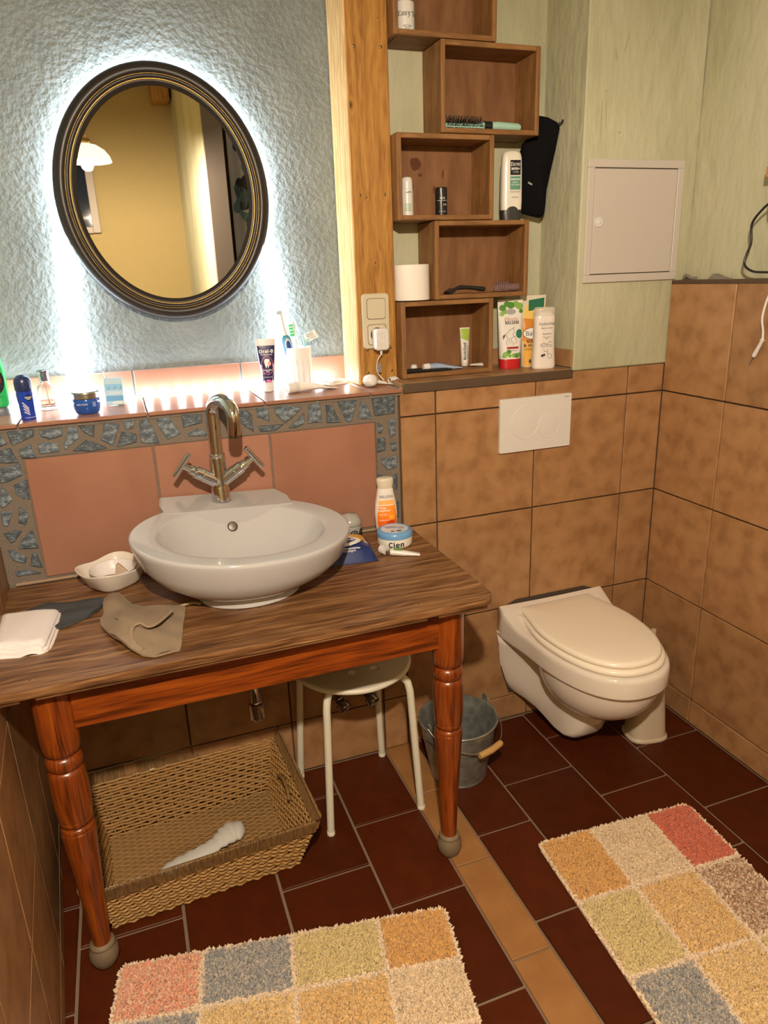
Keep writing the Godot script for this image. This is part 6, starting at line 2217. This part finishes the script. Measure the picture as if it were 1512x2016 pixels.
func build_table_things() -> void:
	# ---- body lotion with orange label
	var t := thing("lotion_bottle", "white lotion bottle with an orange label standing on the table corner", "bottle", Vector3(0.592, TOP, 0.052), -0.14)
	var rows := [[0.0, 0.024, 0.016, 2.4], [0.003, 0.0265, 0.018, 2.4], [0.03, 0.0305, 0.020, 2.4], [0.065, 0.0325, 0.0205, 2.4], [0.095, 0.0300, 0.0195, 2.4], [0.125, 0.0245, 0.0175, 2.3], [0.138, 0.0225, 0.0165, 2.2], [0.141, 0.0220, 0.016, 2.2]]
	var b := MB.new()
	sections(b, rows, 36)
	part(t, "bottle", b, mat("bottle_white", L(0.76, 0.72, 0.68), 0.25))
	b = MB.new()
	sections(b, [[0.1415, 0.0222, 0.0162, 2.2], [0.145, 0.0225, 0.0165, 2.2], [0.158, 0.0242, 0.0172, 2.2], [0.165, 0.0240, 0.0170, 2.2], [0.169, 0.0215, 0.0150, 2.2], [0.170, 0.016, 0.011, 2.2]], 36)
	part(t, "cap", b, mat("cap_cream", L(0.62, 0.56, 0.46), 0.3))
	var grad := GradientTexture2D.new()
	var g := Gradient.new()
	g.offsets = PackedFloat32Array([0.0, 0.45, 0.8, 1.0])
	g.colors = PackedColorArray([Color(0.86, 0.30, 0.10), Color(0.95, 0.52, 0.13), Color(0.97, 0.60, 0.22), Color(0.96, 0.80, 0.62)])
	grad.gradient = g
	grad.fill_from = Vector2(0, 0)
	grad.fill_to = Vector2(0, 1)
	for k in 6:
		var y0 := 0.012 + k * 0.016
		var hw0: float = [0.0225, 0.0255, 0.0275, 0.0275, 0.026, 0.0235, 0.0215][k]
		var hw1: float = [0.0225, 0.0255, 0.0275, 0.0275, 0.026, 0.0235, 0.0215][k + 1]
		var col: Color = [Color(0.88, 0.35, 0.13), Color(0.90, 0.40, 0.13), Color(0.93, 0.48, 0.13), Color(0.95, 0.54, 0.15), Color(0.95, 0.57, 0.2), Color(0.96, 0.70, 0.42)][k]
		patch(t, "label_print", P2([-hw0, y0, hw0, y0, hw1, y0 + 0.016, -hw1, y0 + 0.016]), sec_map(rows), mat("orange_print", col, 0.35))
	lettering(t, "WELEDA", 0.0075, sec_map(rows), M.ink, Vector2(-0.001, 0.118), false)
	lettering(t, "Verwöhnende", 0.0052, sec_map(rows), M.white_ink, Vector2(-0.005, 0.094), true)
	lettering(t, "Pflege-", 0.0052, sec_map(rows), M.white_ink, Vector2(-0.012, 0.086), true)
	lettering(t, "Bodylotion", 0.0048, sec_map(rows), M.white_ink, Vector2(-0.008, 0.078), true)
	lettering(t, "Sanddorn", 0.004, sec_map(rows), M.white_ink, Vector2(-0.010, 0.067))
	lettering(t, "trockene Haut", 0.0035, sec_map(rows), M.white_ink, Vector2(-0.008, 0.050))
	patch(t, "berry_print", ellipse(0.013, 0.058, 0.009, 0.007, 14), sec_map(rows), mat("berry_yellow", Color(0.96, 0.66, 0.2), 0.4), 0.0007)
	patch(t, "berry_print", ellipse(0.010, 0.043, 0.012, 0.006, 14), sec_map(rows), mat("berry_red", Color(0.80, 0.25, 0.08), 0.4), 0.0007)
	patch(t, "seal_print", ellipse(-0.013, 0.022, 0.0045, 0.005, 14), sec_map(rows), M.white_ink, 0.0008)
	patch(t, "seal_print", ellipse(0.0, 0.022, 0.005, 0.004, 14), sec_map(rows), mat("natural_green", L(0.12, 0.20, 0.05), 0.4), 0.0008)
	patch(t, "seal_print", ellipse(0.013, 0.022, 0.0045, 0.005, 14), sec_map(rows), M.white_ink, 0.0008)
	# ---- cream tub
	t = thing("cream_tub", "white cream tub with a light blue lid on the table", "jar", Vector3(0.586, TOP, 0.135), -0.25)
	b = MB.new()
	b.lathe([[0.0, 0.0005], [0.0425, 0.0005], [0.0465, 0.003], [0.0480, 0.010], [0.0485, 0.028], [0.047, 0.029]], 48)
	part(t, "tub", b, mat("tub_white", L(0.76, 0.73, 0.66), 0.25))
	b = MB.new()
	b.lathe([[0.0490, 0.0275], [0.0495, 0.029], [0.0495, 0.038], [0.047, 0.0435], [0.0405, 0.0465], null, [0.0405, 0.0465], [0.038, 0.0450], [0.0, 0.0450]], 48)
	part(t, "lid", b, mat("lid_blue", L(0.14, 0.32, 0.60), 0.25))
	var lid_map := func(p: Vector3) -> Vector3: return Vector3(p.x, 0.0452 + p.z, -p.y)
	patch(t, "lid_print", ellipse(0, 0, 0.0375, 0.0375, 36), lid_map, mat("lid_print", L(0.55, 0.60, 0.66), 0.3), 0.0002, 0.02)
	patch(t, "lid_print", rect(-0.024, 0.004, 0.008, 0.012), lid_map, mat("lid_blue_print", L(0.20, 0.32, 0.55), 0.3), 0.0005, 0.02)
	patch(t, "lid_print", rect(-0.030, 0.016, 0.004, 0.0195), lid_map, mat("lid_navy_print", L(0.06, 0.10, 0.22), 0.3), 0.0005, 0.02)
	patch(t, "lid_print", rect(0.010, -0.002, 0.026, 0.012), lid_map, mat("lid_grey_print", L(0.40, 0.38, 0.42), 0.3), 0.0005, 0.02)
	patch(t, "lid_print", ellipse(-0.008, -0.022, 0.006, 0.005, 12), lid_map, mat("lid_dark_print", L(0.06, 0.07, 0.08), 0.3), 0.0005, 0.02)
	patch(t, "lid_print", ellipse(0.010, -0.021, 0.008, 0.005, 12), lid_map, mat("lid_dark_print", L(0.08, 0.07, 0.08), 0.3), 0.0005, 0.02)
	lettering(t, "Cien", 0.0145, cyl_map(0.0486, 0.0145, -0.02), mat("navy_ink", L(0.01, 0.012, 0.025), 0.4), Vector2.ZERO, true, true)
	# ---- open tube lying in front
	t = thing("cream_tube", "white tube with a green stripe lying on the table before the cream tub", "tube", Vector3(0.560, TOP, 0.217), -0.35)
	b = MB.new()
	b.tube(P3([[-0.018, 0.0095, 0], [-0.010, 0.0095, 0], [0.02, 0.0075, 0], [0.06, 0.0022, 0]]), [0.0085, 0.0100, 0.0115, 0.0125], 18, false, true, 0.9)
	for i in b.v.size():
		var f := smoothstep(-0.005, 0.06, b.v[i].x)
		b.v[i].y = maxf(0.0006, lerpf(b.v[i].y, 0.0016 + (b.v[i].y - 0.0016) * 0.10, f))
	part(t, "tube", b, M.white)
	b = MB.new()
	b.tube(P3([[-0.030, 0.0095, 0], [-0.018, 0.0095, 0]]), [0.0045, 0.0082], 14)
	part(t, "nozzle", b, M.chrome)
	patch(t, "stripe_print", rect(-0.008, -0.008, 0.012, 0.0085), func(p: Vector3) -> Vector3: return Vector3(p.x, 0.0205 - 0.11 * maxf(0.0, p.x + 0.008) - 9.0 * p.y * p.y * 3.0 + p.z, -p.y), mat("grass_green", L(0.12, 0.32, 0.05), 0.35), 0.0006)
	t = thing("bottle_cap", "white round cap lying on the table next to the open tube", "cap", Vector3(0.531, TOP, 0.190), 0.5)
	b = MB.new()
	b.tube(P3([[0, 0.0125, -0.008], [0, 0.0125, -0.006], [0, 0.0125, 0.010]]), [0.0108, 0.0122, 0.0125], 24)
	part(t, "cap", b, M.white)
	# ---- wet wipes
	t = thing("wet_wipes_pack", "dark blue and yellow pack of wet wipes beside the sink", "wipes", Vector3(0.413, TOP, 0.152), -0.10)
	rows = []
	for j in 13:
		var v := j / 12.0 * 2 - 1
		var row := PackedVector3Array()
		for i in 19:
			var u := i / 18.0 * 2 - 1
			var hgt := 0.042 * pow(maxf(0.0, 1.0 - pow(absf(u), 6.0)), 0.7) * pow(maxf(0.0, 1.0 - pow(absf(v), 4.0)), 0.6)
			hgt += 0.0016 * sin(u * 23.0) * smoothstep(0.6, 0.95, absf(u))
			row.append(Vector3(u * 0.098, 0.0015 + maxf(0.0, hgt), v * 0.072))
		rows.append(row)
	b = MB.new()
	b.grid(rows, false, false, true)
	b.box(Vector3(0, 0.0012, 0), Vector3(0.195, 0.002, 0.143))
	part(t, "pack", b, mat("navy_foil", L(0.008, 0.022, 0.115), 0.3))
	var wm := func(p: Vector3) -> Vector3:
		var u := clampf(p.x / 0.098, -1, 1)
		var v := clampf(-p.y / 0.072, -1, 1)
		return Vector3(p.x, 0.0015 + 0.042 * pow(maxf(0.0, 1.0 - pow(absf(u), 6.0)), 0.7) * pow(maxf(0.0, 1.0 - pow(absf(v), 4.0)), 0.6) + p.z, -p.y)
	patch(t, "label_print", P2([-0.08, -0.012, 0.078, -0.016, 0.080, 0.062, -0.08, 0.064]), wm, mat("honey_foil", L(0.62, 0.32, 0.03), 0.3), 0.0008)
	patch(t, "label_print", P2([-0.08, 0.056, 0.07, 0.050, 0.072, 0.062, -0.08, 0.066]), wm, mat("honey_dark", L(0.40, 0.20, 0.02), 0.3), 0.0012)
	patch(t, "flap_print", ellipse(0.006, -0.014, 0.058, 0.032, 32), wm, M.white_ink, 0.0014)
	patch(t, "flap_print", ellipse(0.006, -0.010, 0.044, 0.022, 32), wm, mat("navy_print", L(0.010, 0.016, 0.07), 0.3), 0.0019)
	lettering(t, "tempo", 0.015, func(p: Vector3) -> Vector3: return wm.call(p + Vector3(0, 0, 0.0019)), M.white_ink, Vector2(0.014, -0.009), true, true)
	lettering(t, "Feuchte Toilettentücher", 0.0048, wm, M.white_ink, Vector2(0.015, -0.052), true)
	lettering(t, "sanft & pflegend", 0.0040, wm, M.white_ink, Vector2(0.020, -0.058))
	lettering(t, "42", 0.008, wm, M.white_ink, Vector2(0.075, -0.022), true)
	# ---- jar with swirls behind the sink
	t = thing("swirl_jar", "small glass jar with black swirls behind the sink edge", "jar", Vector3(0.487, TOP, 0.040), -0.2)
	var smoked := mat("frosted_glass", L(0.35, 0.34, 0.32), 0.2)
	b = MB.new()
	b.lathe([[0.0, 0.0005], [0.030, 0.0005], [0.032, 0.003], [0.032, 0.040], [0.030, 0.043], null, [0.030, 0.043], [0.033, 0.044], [0.033, 0.052], [0.030, 0.060], [0.022, 0.072], [0.0, 0.076]], 32)
	part(t, "jar", b, smoked)
	for c in 3:
		b = MB.new()
		var pts := PackedVector3Array()
		for i in 40:
			var f := i / 39.0
			var a := f * TAU * 2.0
			pts.append(cyl_map(0.0322, 0.022, -0.6 + c * 0.9).call(Vector3(cos(a) * (0.003 + 0.012 * f), sin(a) * (0.003 + 0.012 * f), 0.0005)))
		b.tube(pts, 0.0018, 6)
		part(t, "swirl", b, M.black)
	# ---- soap dishes and soap
	t = thing("soap_dish", "cream ceramic soap dish with wavy corners left of the sink", "dish", Vector3(-0.146, TOP, 0.100), 0.66)
	rows = []
	var prof := [[0.30, 0.001], [0.60, 0.001], [0.72, 0.010], [0.90, 0.036], [1.0, 0.050], [1.0, 0.053], [0.96, 0.0525], [0.86, 0.037], [0.68, 0.014], [0.55, 0.007], [0.02, 0.006]]
	for q in prof:
		var row := PackedVector3Array()
		for i in 64:
			var a := TAU * i / 64
			var e := 3.2
			var c := cos(a)
			var s := -sin(a)
			var rr := 1.0 / pow(pow(absf(c), e) + pow(absf(s), e), 1.0 / e)
			var corner := pow(absf(sin(2 * a)), 2.0)
			row.append(Vector3(c * rr * 0.078 * q[0], q[1] + (0.007 * corner - 0.003) * smoothstep(0.02, 0.05, q[1]), s * rr * 0.072 * q[0]))
		rows.append(row)
	b = MB.new()
	b.grid(rows, true, false)
	b.cap(rows[0], true)
	part(t, "dish", b, mat("dish_glaze", L(0.70, 0.63, 0.55), 0.2))
	t = thing("soap_dish", "small round white dish holding the soap inside the square dish", "dish", Vector3(-0.146, TOP + 0.0068, 0.100), 0.3)
	b = MB.new()
	b.lathe([[0.0, 0.0005], [0.034, 0.0005], [0.046, 0.018], [0.0555, 0.037], [0.0560, 0.0395], [0.054, 0.0395], [0.045, 0.022], [0.036, 0.010], [0.0, 0.007]], 40)
	part(t, "dish", b, mat("dish_white", L(0.72, 0.68, 0.66), 0.25))
	var soap := mat("soap", L(0.52, 0.40, 0.30), 0.4)
	soap.subsurf_scatter_enabled = true
	soap.subsurf_scatter_strength = 0.2
	t = thing("soap_bar", "thin beige soap remnant lying flat in the round dish", "soap", Vector3(-0.160, TOP + 0.0170, 0.110), 0.3)
	b = MB.new()
	b.lathe([[0.0, 0.0], [0.018, 0.001], [0.024, 0.006], [0.020, 0.011], [0.0, 0.013]], 24, Vector3.ZERO, 1.0, 0.55)
	part(t, "soap", b, soap)
	t = thing("soap_bar", "beige soap sliver leaning upright in the round dish", "soap", Vector3(-0.128, TOP + 0.017, 0.100), -0.3)
	b = MB.new()
	b.extrude(P2([-0.018, 0.0, 0.018, 0.0, 0.016, 0.014, 0.002, 0.030, -0.006, 0.038, -0.010, 0.034, -0.013, 0.016]), -0.005, 0.005, 0.003)
	part(t, "soap", b, soap)
	build_cloths()


# a piece of cloth: outline in x, z (metres on the table) with a height field
func cloth(t: Node3D, called: String, outline: PackedVector2Array, high: Callable, m: Material, thick := 0.004, cell := 0.006) -> void:
	var lo := outline[0]
	var hi := outline[0]
	for p in outline:
		lo = lo.min(p)
		hi = hi.max(p)
	var nx := int((hi.x - lo.x) / cell) + 1
	var ny := int((hi.y - lo.y) / cell) + 1
	var b := MB.new()
	var index := {}
	var start := 0
	for i in nx:
		for j in ny:
			var c := rect(lo.x + i * cell, lo.y + j * cell, lo.x + (i + 1) * cell, lo.y + (j + 1) * cell)
			for piece in Geometry2D.intersect_polygons(c, outline):
				var k := MB.ccw(piece, Geometry2D.triangulate_polygon(piece))
				for q in range(0, k.size(), 3):
					var id := []
					for w in 3:
						var p: Vector2 = piece[k[q + w]]
						var key := Vector2i((p * 40000.0).round())
						if not index.has(key):
							index[key] = b.vert(Vector3(p.x, high.call(p), p.y), Vector3.ZERO)
						id.append(index[key])
					b._t(id[0], id[2], id[1])
	for i in b.n.size():
		b.n[i] = b.n[i].normalized()
	# rim
	var m2 := outline.size()
	var low := PackedVector3Array()
	var upr := PackedVector3Array()
	for p in outline:
		var h: float = high.call(p)
		upr.append(Vector3(p.x, h, p.y))
		low.append(Vector3(p.x, maxf(0.0002, h - thick), p.y))
	b.grid([low, upr], true, false, not Geometry2D.is_polygon_clockwise(outline))
	part(t, called, b, m)


func build_cloths() -> void:
	var weave := noise_tex(311, 0.12, [], 256, 2)
	# ---- white folded cloth at the left edge
	var t := thing("wash_cloth", "white folded wash cloth at the left end of the table", "cloth", Vector3(-0.325, TOP, 0.322), 0.0)
	var white := mat("white_terry", L(0.74, 0.68, 0.67), 0.95)
	bump(triplanar(white, Vector3(10, 10, 10)), weave, 0.08)
	for k in 3:
		var d := 0.004 * k
		var pl := P2([-0.05 - d, -0.112 + d, -0.01, -0.110 + d, 0.050, -0.092 + d, 0.066 - d, -0.083, 0.067 - d, -0.070, 0.058 - d, 0.02, 0.052 - d, 0.075, 0.046 - d, 0.088, 0.03, 0.093 - d * 1.5, -0.01, 0.090 - d * 1.5, -0.040, 0.082 - d * 1.5, -0.052 - d, 0.080])
		var y0 := 0.0075 * k
		cloth(t, "fold", pl, func(p: Vector2) -> float:
			var edge := 0.0
			for i in pl.size():
				var c := Geometry2D.get_closest_point_to_segment(p, pl[i], pl[(i + 1) % pl.size()])
				var dd := p.distance_to(c)
				edge = maxf(edge, 1.0 - dd / 0.020)
			return y0 + 0.0105 - 0.0095 * edge * edge * edge + 0.0012 * sin(p.x * 60.0 + p.y * 25.0 + k) + 0.004 * smoothstep(0.05, 0.09, p.y) * sin(p.x * 90.0), white, 0.006)
	# ---- dark grey microfibre pad
	t = thing("wash_cloth", "dark grey oval cloth pad lying behind the white cloth", "cloth", Vector3(-0.235, TOP, 0.238), 0.0)
	var grey := mat("grey_terry", L(0.050, 0.052, 0.056), 0.98)
	bump(triplanar(grey, Vector3(12, 12, 12)), weave, 0.12)
	cloth(t, "pad", P2([-0.095, -0.060, -0.060, -0.078, -0.035, -0.066, -0.005, -0.060, 0.03, -0.068, 0.06, -0.05, 0.064, -0.03, 0.052, 0.012, 0.025, 0.04, -0.010, 0.068, -0.04, 0.078, -0.08, 0.05, -0.105, 0.0, -0.108, -0.04]), func(p: Vector2) -> float: return 0.007 + 0.003 * sin(p.x * 45.0 + 1.0) * cos(p.y * 50.0) + 0.002 * sin(p.y * 110.0), grey, 0.006)
	# ---- beige washing mitt with a rolled corner
	t = thing("wash_mitt", "beige terry wash mitt with a curled corner in front of the sink", "cloth", Vector3(-0.075, TOP, 0.360), 0.0)
	var beige := mat("beige_terry", L(0.28, 0.205, 0.135), 0.98)
	bump(triplanar(beige, Vector3(12, 12, 12)), weave, 0.14)
	var mitt := P2([-0.094, -0.165, -0.080, -0.178, -0.062, -0.170, -0.048, -0.130, -0.034, -0.098, -0.012, -0.080, 0.02, -0.072, 0.055, -0.062, 0.078, -0.054, 0.079, -0.030, 0.070, 0.02, 0.062, 0.075, 0.054, 0.140, 0.049, 0.158, 0.036, 0.160, 0.0, 0.166, -0.022, 0.155, -0.044, 0.130, -0.062, 0.095, -0.084, 0.045, -0.102, -0.020, -0.104, -0.050, -0.096, -0.072, -0.098, -0.12])
	cloth(t, "mitt", mitt, func(p: Vector2) -> float:
		var q := p - Vector2(-0.045, 0.03)
		var hump := 0.026 * exp(-(q.x * q.x / 0.0016 + q.y * q.y / 0.010))
		var top := 0.016 * exp(-((p.x + 0.075) * (p.x + 0.075) / 0.0008 + (p.y + 0.12) * (p.y + 0.12) / 0.003))
		return 0.006 + hump + top + 0.0025 * sin(p.x * 80.0 - p.y * 40.0) * cos(p.y * 35.0), beige, 0.005)
	# curled opening: a rolled hem
	var b := MB.new()
	b.tube(spline(P3([[0.046, 0.020, -0.002], [0.018, 0.024, 0.050], [-0.004, 0.024, 0.066], [-0.020, 0.032, 0.058], [-0.038, 0.030, 0.070], [-0.040, 0.020, 0.110], [-0.022, 0.010, 0.142]]), 8), 0.0062, 10, false, true, 0.5)
	part(t, "hem", b, beige)
	var fl := P2([0.044, -0.004, 0.016, 0.050, -0.004, 0.066, -0.022, 0.058, -0.05, 0.055, -0.07, 0.0, -0.05, -0.04, 0.0, -0.035])
	cloth(t, "folded_layer", fl, func(p: Vector2) -> float: return 0.015 + 0.018 * exp(-((p.x + 0.04) * (p.x + 0.04) / 0.002 + (p.y - 0.03) * (p.y - 0.03) / 0.006)) + 0.002 * sin(p.x * 70.0 + p.y * 30.0), beige, 0.004)
	b = MB.new()
	b.tube(spline(P3([[0.070, 0.004, -0.055], [0.088, 0.006, -0.056], [0.104, 0.006, -0.052], [0.113, 0.003, -0.046]]), 5), 0.0055, 8, false, true, 0.35)
	part(t, "hanging_loop", b, mat("loop_tape", L(0.42, 0.33, 0.17), 0.9))
